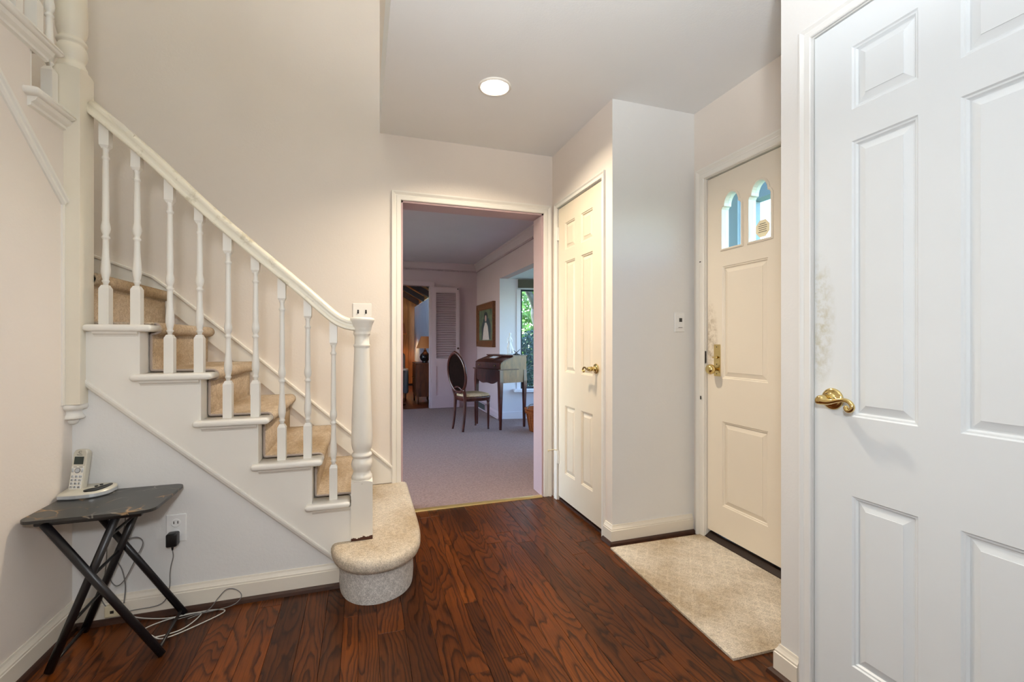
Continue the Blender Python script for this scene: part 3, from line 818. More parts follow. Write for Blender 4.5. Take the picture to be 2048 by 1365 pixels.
RAIL = [(-1.021, 2.040), (-.82, 1.862), (-.59, 1.636), (-.262, 1.346), (-.190, 1.280), (-.130, 1.226), (-.090, 1.200), (-.050, 1.188), (-.012, 1.186)]   # centre line x,z
def rail_z(x):
    for (a, za), (b, zb) in zip(RAIL[:-1], RAIL[1:]):
        if a <= x <= b: return za + (zb - za) * (x - a) / (b - a)
    return RAIL[-1][1]
BY = SY + .027
bx_ = [(-.976, 'A', 0), (-.872, 'A', 1), (-.759, 'B', 0), (-.653, 'B', 1), (-.548, 'C', 0), (-.443, 'C', 1), (-.339, 'D', 0), (-.234, 'D', 1), (-.126, 'E', 0)]
for xb, k, odd in bx_:
    z = treads[k][0]; tot = rail_z(xb) - .012 - z
    turned = min(.549 if not odd else .472, tot - .045)
    m = baluster(turned, tot)
    o = m.build('baluster', 'trim', stair, local=True); o.location = Vector((xb, BY, z)) - wpos(stair)
# handrail
hp = [(-.035, -.026), (-.036, -.020), (-.035, -.012), (-.029, -.006), (-.033, .004), (-.034, .014), (-.028, .023), (-.014, .028), (0, .029), (.014, .028), (.028, .023), (.034, .014), (.033, .004), (.029, -.006), (.035, -.012), (.036, -.020), (.035, -.026)]
rc = bez([(a, 0, b) for a, b in RAIL], 6); rows = []
for i, p in enumerate(rc):
    t = (rc[min(i + 1, len(rc) - 1)] - rc[max(i - 1, 0)]).normalized(); up = Vector((-t.z, 0, t.x))
    rows.append([Vector((p.x, BY + a, p.z)) + up * b for a, b in hp])
n = len(hp); m = MB()
m.add([p for r in rows for p in r], [(i * n + k, i * n + (k + 1) % n, (i + 1) * n + (k + 1) % n, (i + 1) * n + k) for i in range(len(rows) - 1) for k in range(n)], True)
m.f += [list(range(n)), [(len(rows) - 1) * n + k for k in range(n)]]
hr = m.build('handrail', 'rail_white', stair)
# gouge in the rail
MB().prism([(-.955, 2.010), (-.93, 1.997), (-.90, 1.972), (-.868, 1.940), (-.872, 1.930), (-.905, 1.952), (-.94, 1.985)], lambda a, b, d: (a, d, b), BY - .0350, BY - .024).build('paint_chip', 'post_white', hr)
# bottom newel
nw = empty('newel_post', Vector((-.002, BY - .007, .199)) - wpos(stair)); nw.parent = stair; nw['label'] = 'turned white newel post with chipped paint at its foot'
m = MB(); hw = .047
square_block(m, hw, 0, .262)
prof0 = [(.047, .262), (.0465, .268)]
# arched square-to-round shoulder
m.lathe([(.0475, .258), (.0468, .266), (.044, .274)], 28)
for sx, sy in ((0, -1), (1, 0), (0, 1), (-1, 0)):
    pts = [(-hw, .262)] + [(hw * math.cos(PI - PI * i / 10), .262 + .010 * math.sin(PI * i / 10)) for i in range(1, 10)] + [(hw, .262)]
    fn = (lambda a, b, d: (a, d * sy, b)) if sx == 0 else (lambda a, b, d: (d * sx, a, b))
    m.prism(pts, fn, hw - .016, hw)
newel_prof = [(.040, .268), (.044, .272), (.0465, .280), (.0455, .288), (.042, .293), (.040, .300), (.038, .308), (.0395, .314), (.045, .326), (.0475, .342), (.045, .358), (.040, .368), (.0385, .373), (.044, .377), (.0462, .383), (.044, .390), (.0385, .394), (.037, .400), (.042, .412), (.0462, .430), (.0475, .452), (.0465, .50), (.0435, .60), (.0395, .72), (.0360, .82), (.0338, .878), (.0338, .884), (.0368, .888), (.0368, .896), (.0330, .900), (.0325, .932), (.034, .938), (.0375, .944), (.0385, .950), (.0368, .956), (.040, .962), (.0425, .970), (.0430, .976), (.0440, .978), (.046, .986), (.052, 1.000), (.0555, 1.008), (.0560, 1.014), (.053, 1.019), (.045, 1.022)]
m.lathe(newel_prof, 32)
m.build('newel_shaft', 'newel_white', nw, local=True)

# upper newel, hanging at the turn, with drop finial
un = empty('upper_newel_post', Vector((-1.0675, 2.1975, .87)) - wpos(stair)); un.parent = stair; un['label'] = 'upper newel post with turned drop at its lower end'
m = MB(); hw = .0475
square_block(m, hw, 0, 1.275)
for sx, sy in ((0, -1), (1, 0), (0, 1), (-1, 0)):
    pts = [(-hw, 1.275)] + [(hw * math.cos(PI - PI * i / 10), 1.275 + .012 * math.sin(PI * i / 10)) for i in range(1, 10)] + [(hw, 1.275)]
    fn = (lambda a, b, d: (a, d * sy, b)) if sx == 0 else (lambda a, b, d: (d * sx, a, b))
    m.prism(pts, fn, hw - .016, hw)
m.lathe([(r, z - .262 + 1.275) for r, z in newel_prof], 32)
m.build('newel_shaft', 'post_white', un, local=True)
MB().lathe([(.010, -.080), (.018, -.076), (.022, -.066), (.020, -.056), (.038, -.058), (.041, -.054), (.038, -.046), (.032, -.038), (.030, -.030), (.033, -.024), (.046, -.020), (.050, -.012), (.0485, -.004), (.0475, .0)], 28).build('drop_finial', 'trim', un, local=True)

# upper flight seen from below: treads ends, balusters, rake moulding on the left wall
UX = LX
for j in range(4):
    z = 1.9675 + RISE * j; yb = 1.952 - .2 * j; yn = (2.150 if j == 0 else 2.078 - .2 * (j - 1))
    tr = empty('tread', Vector((UX, yb, z)) - wpos(stair)); tr.parent = stair
    pr = nosing(yb - .02, yn, z); nn = len(pr); cyy = (yb + yn) / 2
    m = MB(); vs = []
    for s, xx in ((.35, UX + .040), (.72, UX + .038), (.92, UX + .034), (1, UX + .027), (1, UX - .06)):
        vs += [(xx, p[0], z - .014 + (p[1] - z + .014) * s) for p in pr]
    fs = [(a * nn + q, a * nn + (q + 1) % nn, (a + 1) * nn + (q + 1) % nn, (a + 1) * nn + q) for a in range(4) for q in range(nn)] + [tuple(range(nn)), tuple(4 * nn + q for q in range(nn))]
    m.add(vs, fs, True)
    m.box(-1.95, UX - .06, yb, yn, z - .028, z - .001)
    m.build('tread_board', 'trim', tr)
    MB().prism([(UX, z - .028), (UX + .028, z - .028), (UX + .022, z - .040), (UX + .010, z - .048), (UX + .010, z - .058), (UX, z - .062)], lambda a, b, d: (a, d, b), yb + .004, yn - .03 if j else yn).build('cove_moulding', 'trim', tr)
    yr = 1.972 - .2 * j
    MB().box(-1.95, UX - .004, yr, yr + .014, z, z + RISE - .028).build('riser_board', 'trim', tr)
    ys = ([2.128] if j == 0 else [2.046 - .2 * (j - 1), 1.944 - .2 * (j - 1)])
    for yq in ys:
        o = baluster(.53, .85).build('baluster', 'trim', stair, local=True); o.location = Vector((UX - .030, yq, z)) - wpos(stair)
ur = [(2.2, 2.93), (2.1, 2.96), (1.0, 3.95)]
MB().bar((UX - .03, 2.19, 2.86), (UX - .03, 1.1, 3.94), .058, .05, (1, 0, 0)).build('handrail', 'rail_white', stair)
MB().sweep([(-.018, 0), (-.018, .010), (-.010, .018), (0, .018), (.004, .012), (.014, .012), (.020, .006), (.020, 0)], [(2.150, 1.636), (1.0, 2.642)], lambda u, v, d: (LX + d, u, v)).build('rake_moulding', 'trim', stair)
MB().box(LX - .002, LX + .006, 2.135, 2.155, .87, 1.64).build('corner_strip', 'trim', stair)

# ---------------------------------------------------------------- wall fittings
# recessed ceiling lamp
rl = empty('recessed_lamp', (.655, 2.268, H), label='round recessed ceiling lamp glowing warm white', cat='ceiling lamp')
ring_ = [(.083, -.001), (.083, -.006), (.078, -.008), (.070, -.006), (.066, .0), (.060, .001), (.060, -.001)]
MB().lathe([(.086, .0), (.086, -.004), (.080, -.008), (.074, -.008), (.070, -.003), (.070, -.0005)], 40, caps=False).build('trim_ring', 'lamp_trim', rl, local=True)
MB().lathe([(.070, -.003), (.068, .02), (.066, .060), (.004, .062)], 40, caps=False).build('reflector_can', 'lamp_trim', rl, local=True)
MB().lathe([(.064, .056), (.056, .050), (.040, .046), (.018, .044), (.004, .0435)], 40).build('bulb_face', 'lamp_disc', rl, local=True)
lo = light('recessed_lamp_light', 'AREA', (.655, 2.268, H + .040), 37.0, (1.0, .84, .64), .12, target=(.655, 2.268, 0))

# double light switch
sw = empty('light_switch', (0, FAR, 1.235), label='ivory double switch plate with two dark toggles above the newel', cat='light switch')
MB().cbox(-.058, .055, FAR - .006, FAR, 1.236, 1.349, .003).build('cover_plate', 'trim', sw)
for xx in (-.0255, .0215):
    MB().box(xx - .005, xx + .005, FAR - .0068, FAR - .005, 1.284, 1.308).build('toggle_slot', 'dark_slot', sw)
    MB().bar((xx, FAR - .006, 1.296), (xx, FAR - .016, 1.290), .006, .008, (1, 0, 0)).build('toggle', 'dark_slot', sw)
# thermostat / dimmer on the pier
kp = empty('wall_control', (1.737, PY, 1.164), label='white wall control plate with a small dark square window', cat='wall control')
MB().cbox(1.703, 1.772, PY - .007, PY, 1.164, 1.277, .003).build('cover_plate', 'white_plastic', kp)
MB().cbox(1.716, 1.759, PY - .010, PY - .006, 1.186, 1.256, .001).build('insert', 'white_plastic', kp)
MB().box(1.731, 1.751, PY - .011, PY - .0095, 1.222, 1.244).build('sensor_window', 'ink', kp)
MB().box(1.726, 1.753, PY - .0108, PY - .0095, 1.188, 1.191).build('printed_line', 'cord_grey', kp)
# outlet + adapter
ot = empty('wall_outlet', (-.726, SY, .285), label='white duplex outlet plate on the wall under the stairs', cat='outlet')
MB().cbox(-.762, -.691, SY - .006, SY, .285, .399, .003).build('cover_plate', 'white_plastic', ot)
for zc in (.364, .320):
    MB().lathe([(.0165, -.0005), (.0165, -.0085), (.015, -.009)], 24, (-.7265, SY, zc), 'y').build('socket_face', 'white_plastic', ot)
for dx in (-.007, .007): MB().box(-.7265 + dx - .0015, -.7265 + dx + .0015, SY - .0096, SY - .0088, .361, .372).build('socket_slot', 'dark_slot', ot)
ad = empty('power_adapter', (-.730, SY - .02, .279), label='black plug-in power adapter in the outlet', cat='power adapter')
MB().rbox(-.750, -.712, SY - .048, SY - .009, .280, .333, .006).build('housing', 'black_plastic', ad)
MB().tube([(-.732, SY - .028, .282), (-.732, SY - .028, .262)], [.006, .003], 8).build('strain_relief', 'black_plastic', ad)
cp = bez([(-.732, SY - .028, .264), (-.730, SY - .026, .235), (-.738, SY - .024, .20), (-.742, SY - .024, .165), (-.742, SY - .026, .12), (-.750, SY - .03, .075), (-.78, SY - .034, .05), (-.86, SY - .03, .044), (-.92, SY - .03, .04), (-.955, SY - .028, .08), (-.965, SY - .03, .115), (-.960, SY - .034, .16), (-.95, SY - .034, .22), (-.945, SY - .036, .30), (-.944, SY - .04, .38), (-.948, SY - .05, .46), (-.955, SY - .06, .51)], 6)
single('adapter_cord', MB().tube(cp, .0019, 6), 'cord_grey', label='thin dark cord running from the adapter up to the tray table', cat='cord')
# phone jack + cords
pj = empty('phone_jack', (-.93, SY - .018, .03), label='cream phone jack low on the baseboard behind the table', cat='phone jack')
MB().rbox(-.955, -.905, SY - .034, SY - .016, .030, .075, .004).build('housing', 'cream_plastic', pj)
MB().box(-.936, -.924, SY - .0345, SY - .033, .045, .056).build('socket', 'dark_slot', pj)
c1 = bez([(-.90, SY - .034, .05), (-.84, SY - .05, .022), (-.74, SY - .06, .006), (-.66, SY - .05, .005), (-.62, SY - .07, .005), (-.66, SY - .16, .005), (-.76, SY - .18, .005), (-.80, SY - .12, .005), (-.73, SY - .075, .008), (-.60, SY - .05, .005), (-.535, SY - .075, .005), (-.60, SY - .14, .005), (-.70, SY - .20, .005), (-.76, SY - .16, .006)], 8)
single('coiled_wire', MB().tube(c1, .0022, 6), 'cord_pale', label='pale phone cord coiled on the floor by the tray table', cat='cord')
c2 = bez([(-.66, SY - .09, .005), (-.60, SY - .055, .010), (-.565, SY - .046, .05), (-.535, SY - .044, .078), (-.500, SY - .044, .070), (-.482, SY - .044, .04), (-.51, SY - .05, .012), (-.58, SY - .06, .006), (-.64, SY - .07, .008), (-.70, SY - .08, .005)], 8)
single('slack_cord', MB().tube(c2, .0018, 6), 'cord_grey', label='thin grey cord arching in a loop beside the baseboard', cat='cord')
c3 = bez([(a + .07, b, c) for a, b, c in [(-.955, SY - .06, .51), (-.95, SY - .05, .42), (-.96, SY - .045, .36), (-.99, SY - .04, .28), (-1.005, SY - .04, .20), (-.985, SY - .04, .155), (-.955, SY - .045, .175), (-.92, SY - .045, .25), (-.895, SY - .045, .31), (-.915, SY - .04, .335), (-.955, SY - .04, .325), (-.985, SY - .04, .27), (-.965, SY - .04, .215), (-.955, SY - .038, .15), (-.96, SY - .036, .08)]], 8)
single('hanging_cord', MB().tube(c3, .0021, 6), 'cord_grey', label='grey cord hanging in loose loops beneath the tray table', cat='cord')

# ---------------------------------------------------------------- tray table
TZ = .530
tt = empty('tray_table', (-.87, 2.03, 0), label='small black folding tray table with marbled top in the corner', cat='table')
tx0, tx1, ty0, ty1 = -1.056, -.686, 1.872, 2.178
def rrect(x0, x1, y0, y1, r, n=6):
    out = []
    for cx, cy, a0 in ((x1 - r, y1 - r, 0), (x0 + r, y1 - r, PI / 2), (x0 + r, y0 + r, PI), (x1 - r, y0 + r, 3 * PI / 2)):
        for i in range(n + 1): out.append((cx + r * math.cos(a0 + PI / 2 * i / n), cy + r * math.sin(a0 + PI / 2 * i / n)))
    return out
MB().prism(rrect(tx0, tx1, ty0, ty1, .035), lambda a, b, d: (a, b, d), TZ - .010, TZ).build('table_top', 'marble_black', tt)
for yq in (1.912, 2.150): MB().rbox(tx0 + .030, tx1 - .045, yq - .011, yq + .011, TZ - .030, TZ - .010, .004, 2).build('top_rail', 'black_metal', tt)
legs = [((-1.000, 1.903, TZ - .020), (-.670, 1.903, .006)), ((-.806, 1.918, TZ - .018), (-.994, 1.918, .006)), ((-1.012, 2.160, TZ - .018), (-.684, 2.160, .006)), ((-.816, 2.146, TZ - .018), (-1.006, 2.146, .006))]
for a, b in legs:
    MB().tube([a, b], .0135, 10, flat=.75).build('leg', 'black_metal', tt)
def lerp(l_, t): return tuple(l_[0][i] + (l_[1][i] - l_[0][i]) * t for i in range(3))
for i, j, t in ((1, 3, .16), (1, 3, .42), (1, 3, .72), (1, 3, .965), (0, 2, .965)):
    MB().tube([lerp(legs[i], t), lerp(legs[j], t)], .0055, 8).build('rung', 'black_metal', tt)

# ---------------------------------------------------------------- cordless phone
ph = empty('cordless_phone', (-.995, 2.130, TZ), label='silver cordless phone standing in its answering base', cat='telephone')
bpts = bez([(-.058, -.052, 0), (.0, -.060, 0), (.050, -.052, 0), (.082, -.020, 0), (.088, .028, 0), (.070, .046, 0), (.0, .050, 0), (-.052, .046, 0), (-.062, .020, 0), (-.064, -.036, 0), (-.058, -.052, 0)], 4)[:-1]
m = MB(); n = len(bpts); vs = []
for s, z in ((.94, .001), (1.0, .005), (1.0, .016)): vs += [(p.x * s, p.y * s, z + (.010 * max(0, p.y + .02) if z > .01 else 0)) for p in bpts]
m.add(vs, [(a * n + i, a * n + (i + 1) % n, (a + 1) * n + (i + 1) % n, (a + 1) * n + i) for a in range(2) for i in range(n)] + [tuple(range(n)), tuple(2 * n + i for i in range(n))], False)
pb = m.build('base_shell', 'phone_side', ph, local=True)
m = MB(); vs = []
def btop(p, s): return .016 + .010 * max(0, p.y + .02) + .20 * max(0, p.y * s + .04) * .35
for s, dz in ((1.0, 0), (.97, .004), (.93, .006)): vs += [(p.x * s, p.y * s, btop(p, s) + dz) for p in bpts]
vs.append((0, 0, btop(Vector((0, 0, 0)), 1) + .007))
m.add(vs, [(a * n + i, a * n + (i + 1) % n, (a + 1) * n + (i + 1) % n, (a + 1) * n + i) for a in range(2) for i in range(n)] + [(2 * n + i, 2 * n + (i + 1) % n, 3 * n) for i in range(n)], True)
m.add([(p.x, p.y, .015) for p in bpts], [tuple(range(n))])
vs2 = [(p.x, p.y, .016 + .010 * max(0, p.y + .02)) for p in bpts] + [(p.x, p.y, btop(p, 1)) for p in bpts]
m.add(vs2, [(i, (i + 1) % n, n + (i + 1) % n, n + i) for i in range(n)])
m.build('base_top', 'phone_silver', ph, local=True)
pad = bez([(.020, -.046, 0), (.048, -.042, 0), (.068, -.016, 0), (.076, .022, 0), (.066, .030, 0), (.058, .014, 0), (.044, -.010, 0), (.022, -.022, 0), (.012, -.036, 0), (.020, -.046, 0)], 4)[:-1]
m = MB(); k = len(pad)
pz = lambda p, e: btop(p, 1) + .0105 - .12 * max(0, math.hypot(p.x, p.y) - .05) + e
m.add([(p.x, p.y, pz(p, -.006)) for p in pad] + [(p.x, p.y, pz(p, .001)) for p in pad], [(i, (i + 1) % k, k + (i + 1) % k, k + i) for i in range(k)] + [tuple(k + i for i in range(k))])
m.build('control_pad', 'black_plastic', ph, local=True)
for cx, cy in ((.030, .010), (.040, .024)):
    z0 = btop(Vector((cx, cy, 0)), 1) + .004
    MB().lathe([(.0055, z0), (.0055, z0 + .005), (.004, z0 + .006)], 12, (cx, cy, 0)).build('base_button', 'black_plastic', ph, local=True)
# handset leaning back
hs = empty('handset', (-.030, .000, .020)); hs.parent = ph; hs.rotation_euler = (math.radians(-9), math.radians(1.5), math.radians(-12))
hw2, hh, ht = .0245, .150, .022
op = [(-hw2, 0), (hw2, 0), (hw2, hh - .012), (hw2 - .004, hh - .004)] + [((hw2 - .004) * math.cos(g), hh - .004 + .006 * math.sin(g)) for g in (PI * .2, PI * .4, PI * .5, PI * .6, PI * .8)] + [(-hw2 + .004, hh - .004), (-hw2, hh - .012)]
m = MB(); n = len(op); vs = []
for s, y in ((.93, -.002), (.985, 0), (1.0, .004), (1.0, ht - .005), (.94, ht)):
    vs += [(a * s, y, hh / 2 + (b - hh / 2) * (1 - (1 - s) * .5)) for a, b in op]
m.add(vs, [(a * n + i, a * n + (i + 1) % n, (a + 1) * n + (i + 1) % n, (a + 1) * n + i) for a in range(4) for i in range(n)] + [tuple(range(n)), tuple(4 * n + i for i in range(n))])
m.build('handset_body', 'phone_silver', hs, local=True)
MB().box(-.0165, .0150, -.0032, -.001, .096, .124).build('display', 'screen', hs, local=True)
MB().cbox(-.021, .0205, -.0030, -.001, .004, .090, .0008).build('keypad', 'phone_keys', hs, local=True)
key0 = None
ROT = Matrix.Rotation(PI / 2, 4, 'X')
for r in range(4):
    for c in range(3):
        xx, zz_ = -.0135 + .0133 * c, .051 - .0128 * r
        if key0 is None:
            key0 = MB().rbox(-.0050, .0050, -.0015, .0012, -.0042, .0042, .0010, 1).build('key', 'phone_side', hs, local=True); o = key0; o.location = (xx, -.0032, zz_)
        else: o = copy_part(key0, hs, (xx, -.0032, zz_))
        text('key_digit', '123456789*0#'[r * 3 + c], .0088, Matrix.Translation((xx - .0005, -.0050, zz_)) @ ROT, 'ink', hs)
MB().lathe([(.0085, -.0032), (.0085, -.0045), (.0065, -.0048), (.0055, -.0040)], 20, (0, 0, .073), 'y').build('navigation_key', 'phone_side', hs, local=True)
MB().lathe([(.0100, -.0030), (.0100, -.0036), (.0088, -.0036)], 20, (0, 0, .073), 'y').build('navigation_ring', 'ink', hs, local=True)
for xx in (-.0165, .0165):
    MB().rbox(xx - .0036, xx + .0036, -.0046, -.0025, .066, .081, .001, 1).build('call_key', 'phone_side', hs, local=True)
for xx in (-.010, .010):
    MB().box(xx - .006, xx + .006, -.0034, -.0028, .0852, .0868).build('soft_key', 'ink', hs, local=True)
text('brand_lettering', 'Panasonic', .0048, Matrix.Translation((-.001, -.0024, .1305)) @ ROT, 'ink', hs)
arcp = [(.0055 * math.cos(g), -.0022, .1405 + .0042 * math.sin(g)) for g in [PI * .25 + PI * 1.5 * i / 16 for i in range(17)]]
MB().tube(arcp, .0008, 6).build('emblem', 'ink', hs, local=True)

# ---------------------------------------------------------------- entry mat
mp_ = [(1.258, 2.128), (1.838, 2.118), (1.838, 1.225), (1.222, 1.250)]
single('entry_mat', MB().prism(mp_, lambda a, b, d: (a, b, d), .0005, .009), 'mat_carpet', label='soiled beige carpet mat on the floor by the front door', cat='mat')

# ================================================================ living room beyond the doorway
struct('floor_living', MB().box(-2.6, 3.0, FAR + .021, LVB, -.05, .004), 'living_carpet', 'grey-brown carpet of the room beyond the doorway')
DX1 = 1.055
wall_boxes('wall_living_back', [(-2.6, -.2, LVB, LVB + .12, 0, LVC + .02), (DX1, FRX + .12, LVB, LVB + .12, 0, LVC + .02), (-.2, DX1, LVB, LVB + .12, 2.02, LVC + .02)], 'mauve', 'mauve back wall of the far room')
wall_boxes('wall_living_left', [(-2.7, -2.6, FAR, 3.9, 0, LVC + .02), (-2.7, -2.6, 6.9, LVB, 0, LVC + .02), (-2.7, -2.6, 3.9, 6.9, 0, .5), (-2.7, -2.6, 3.9, 6.9, 2.2, LVC + .02)], 'mauve')
wall_boxes('wall_living_near', [(-2.6, OX0 - .002, LVY + .0005, LVY + .012, 0, LVC), (OX1 + .002, FRX, LVY + .0005, LVY + .012, 0, LVC), (OX0 - .002, OX1 + .002, LVY + .0005, LVY + .012, OZ + .002, LVC)], 'mauve')
BY0, BY1, BZ = 4.15, 6.15, 2.0
wall_boxes('wall_living_front', [(FRX, FRX + .12, LVY, BY0, 0, LVC + .02), (FRX, FRX + .12, BY1, LVB, 0, LVC + .02), (FRX, FRX + .12, BY0, BY1, BZ, LVC + .02), (EX, FRX + .12, PY + .1, LVY, 0, H)], 'mauve', 'mauve front wall with the bay window')
struct('ceiling_living', MB().box(-2.6, FRX + .12, LVY, LVB, LVC, LVC + .1), 'living_ceiling')
w3_ = empty('added_window', (-2.65, 5.4, .5), kind='structure', label='wide unseen window added to let daylight into the far room')  # out of view, added only to bring more daylight into this room
MB().box(-2.68, -2.62, 3.9, 3.96, .5, 2.2).box(-2.68, -2.62, 6.84, 6.9, .5, 2.2).box(-2.68, -2.62, 3.96, 6.84, .5, .56).box(-2.68, -2.62, 3.96, 6.84, 2.14, 2.2).box(-2.67, -2.63, 5.37, 5.43, .56, 2.14).build('sash', 'bay_white', w3_)
MB().box(-2.652, -2.648, 3.96, 6.84, .56, 2.14).build('pane', 'glass', w3_)
# crown moulding with dentils
tc_ = empty('trim_2', (FRX, LVB, LVC), kind='structure', label='crown moulding with small dentils round the far room')
crown = [(0, -.10), (.012, -.10), (.016, -.086), (.030, -.060), (.050, -.030), (.066, -.016), (.066, 0), (0, 0)]
MB().sweep(crown, [(FRX, LVY + .02), (FRX, LVB), (-2.6, LVB)], lambda u, v, d: (u, v, LVC + d)).build('crown', 'mauve', tc_)
m = MB(); xx = -.6
while xx < FRX - .02: m.box(xx, xx + .018, LVB - .022, LVB - .005, LVC - .128, LVC - .104); xx += .036
yy = LVY + .05
while yy < LVB: m.box(FRX - .022, FRX - .005, yy, yy + .018, LVC - .128, LVC - .104); yy += .036
m.build('dentils', 'mauve', tc_, kind='stuff')
# doorway casing to the family room
t3 = empty('trim_3', (DX1, LVB, 0), kind='structure', label='mauve casing of the doorway to the panelled room')
MB().sweep([(0, 0), (0, .016), (.07, .02), (.07, 0)], [(-.2, 0), (-.2, 2.02), (DX1, 2.02), (DX1, 0)], lambda u, v, d: (u, LVB - d, v)).build('casing', 'mauve', t3)
baseboard('baseboard_living_back', [(FRX, LVB), (DX1 + .07, LVB)][::-1][::-1], 'mauve baseboard of the far room')
e_ = bpy.data.objects['baseboard_living_back']
for c in e_.children: c.data.materials.clear(); c.data.materials.append(MAT['mauve'])
e2 = baseboard('baseboard_living_front', [(FRX, BY1 + .02), (FRX, LVB)], 'mauve baseboard along the bay side of the far room')
for c in e2.children: c.data.materials.clear(); c.data.materials.append(MAT['mauve'])
# floor vent in the baseboard
ve = empty('floor_vent', (FRX - .02, 7.12, .01), label='dark heating vent grille low on the mauve wall', cat='vent')
MB().box(FRX - .030, FRX - .018, 6.84, 7.40, .012, .125).build('frame', 'mauve', ve)
MB().box(FRX - .032, FRX - .029, 6.86, 7.38, .024, .112).build('grille', 'frame_dark', ve)
for i in range(7): MB().box(FRX - .035, FRX - .031, 6.86, 7.38, .030 + i * .012, .034 + i * .012).build('slat', 'valance', ve)

# louvered door folded back against the wall
ld = empty('louvered_door', (1.30, LVB - .05, 0), label='mauve louvered door standing open against the far wall', cat='door')
lx0, lx1, ly0, ly1 = 1.075, 1.535, LVB - .072, LVB - .038
MB().box(lx0, lx0 + .075, ly0, ly1, .01, 2.0).build('stile', 'mauve', ld)
MB().box(lx1 - .058, lx1, ly0, ly1, .01, 2.0).build('stile', 'mauve', ld)
for z0, z1 in ((1.905, 2.0), (.70, .826), (.01, .215)): MB().box(lx0 + .075, lx1 - .058, ly0, ly1, z0, z1).build('rail', 'mauve', ld)
MB().box(lx0 + .075, lx1 - .058, ly0 + .010, ly1 - .004, .215, .70).build('panel', 'mauve', ld)
s0 = MB().bar((lx0 + .075, 0, 0), (lx1 - .058, 0, 0), .040, .006, (0, .82, .57)).build('slat', 'mauve', ld, local=True)
s0.data.transform(Matrix.Translation((-1.30, 0, 0)))
NS = 28
for i in range(NS):
    z = .826 + (i + .5) * (1.905 - .826) / NS
    loc = (0, (ly0 + ly1) / 2 - wpos(ld).y, z)
    if i == 0: s0.location = loc
    else: copy_part(s0, ld, loc)
MB().lathe([(.008, -.0), (.008, -.012), (.016, -.018), (.018, -.028), (.010, -.034)], 14, (lx1 - .028, ly0, .99), 'y').build('knob', 'walnut', ld)
MB().lathe([(.010, -.0), (.010, -.006)], 10, (lx1 - .028, ly0, 1.975), 'y').build('catch', 'dark_slot', ld)

# painting of a figure on the front wall
pt = empty('framed_painting', (FRX - .03, 6.86, 1.02), label='painting of a figure in a white dress in a wooden frame', cat='painting')
py0, py1, pz0, pz1 = 6.36, 7.36, 1.02, 1.70
MB().sweep([(0, 0), (0, .022), (.015, .030), (.05, .036), (.09, .045), (.10, .045), (.10, 0)], [(py0 + .10, pz0 + .10), (py0 + .10, pz1 - .10), (py1 - .10, pz1 - .10), (py1 - .10, pz0 + .10)], lambda u, v, d: (FRX - d, u, v), closed=True).build('frame', 'frame_wood', pt)
MB().box(FRX - .018, FRX - .004, py0 + .09, py1 - .09, pz0 + .09, pz1 - .09).build('canvas', 'painting_canvas', pt)
fp = lambda a, b, d: (FRX - d, a, b)
pc = 6.84
MB().prism([(pc - .26, 1.14), (pc - .28, 1.36), (pc - .16, 1.46), (pc + .14, 1.46), (pc + .26, 1.34), (pc + .24, 1.14)], fp, .018, .0195).build('painted_shawl', 'paint_shawl', pt)
MB().prism([(pc - .20, 1.13), (pc - .12, 1.34), (pc - .03, 1.40), (pc + .04, 1.40), (pc + .12, 1.32), (pc + .20, 1.13)], fp, .0195, .021).build('painted_dress', 'paint_dress', pt)
MB().prism([(pc + .11 * math.cos(g), 1.50 + .065 * math.sin(g)) for g in [i * PI / 8 for i in range(16)]], fp, .0195, .0205).build('painted_hair', 'paint_hair', pt)
MB().prism([(pc + .05 * math.cos(g), 1.465 + .05 * math.sin(g)) for g in [i * PI / 6 for i in range(12)]], fp, .0205, .0215).build('painted_face', 'paint_skin', pt)

# ---------------------------------------------------------------- bay window
A = Vector((FRX, BY1, 0)); Bq = Vector((2.86, 5.98, 0)); bd = (Bq - A); BL = bd.length; bd.normalize(); bnv = Vector((bd.y, -bd.x, 0))   # bnv points into the bay (-Y)
if bnv.y > 0: bnv = -bnv
def fb(s, z, d): p = A + bd * s + bnv * d; return (p.x, p.y, z)
def fbox(m, s0, s1, z0, z1, d0, d1):
    vs = [fb(s, z, d) for s in (s0, s1) for z in (z0, z1) for d in (d0, d1)]
    m.add(vs, [(0, 1, 3, 2), (4, 6, 7, 5), (0, 4, 5, 1), (2, 3, 7, 6), (0, 2, 6, 4), (1, 5, 7, 3)]); return m
W0, W1, WZ0, WZ1 = .255, .93, .43, 1.90
m = MB(); fbox(m, 0, W0, 0, BZ, 0, -.1); fbox(m, W1, BL, 0, BZ, 0, -.1); fbox(m, W0, W1, 0, WZ0, 0, -.1); fbox(m, W0, W1, WZ1, BZ, 0, -.1)
struct('wall_bay_side', m, 'bay_white', 'white side wall of the bay')
m = MB().box(2.86, 2.96, BY0 - .2, 6.0, 0, .43).box(2.86, 2.96, BY0 - .2, 6.0, 1.90, BZ).box(2.86, 2.96, 5.86, 6.08, 0, BZ).box(2.86, 2.96, BY0 - .2, 4.2, 0, BZ).box(FRX, 2.96, BY0 - .1, BY0, 0, BZ)
struct('wall_bay', m, 'bay_white')
struct('ceiling_bay', MB().box(FRX + .12, 2.96, BY0, 6.2, BZ, BZ + .1), 'bay_white')
struct('floor_bay', MB().box(3.0, 3.02, BY0, 6.2, -.05, .0), 'living_carpet')
w1 = empty('window_1', fb((W0 + W1) / 2, WZ0, 0), kind='structure', label='side window of the bay with garden beyond')
m = MB(); fbox(m, W0 - .01, W0 + .045, WZ0, WZ1, .015, -.09); fbox(m, W1 - .045, W1 + .01, WZ0, WZ1, .015, -.09); fbox(m, W0, W1, WZ1 - .05, WZ1 + .01, .015, -.09)
m.build('window_casing', 'bay_white', w1)
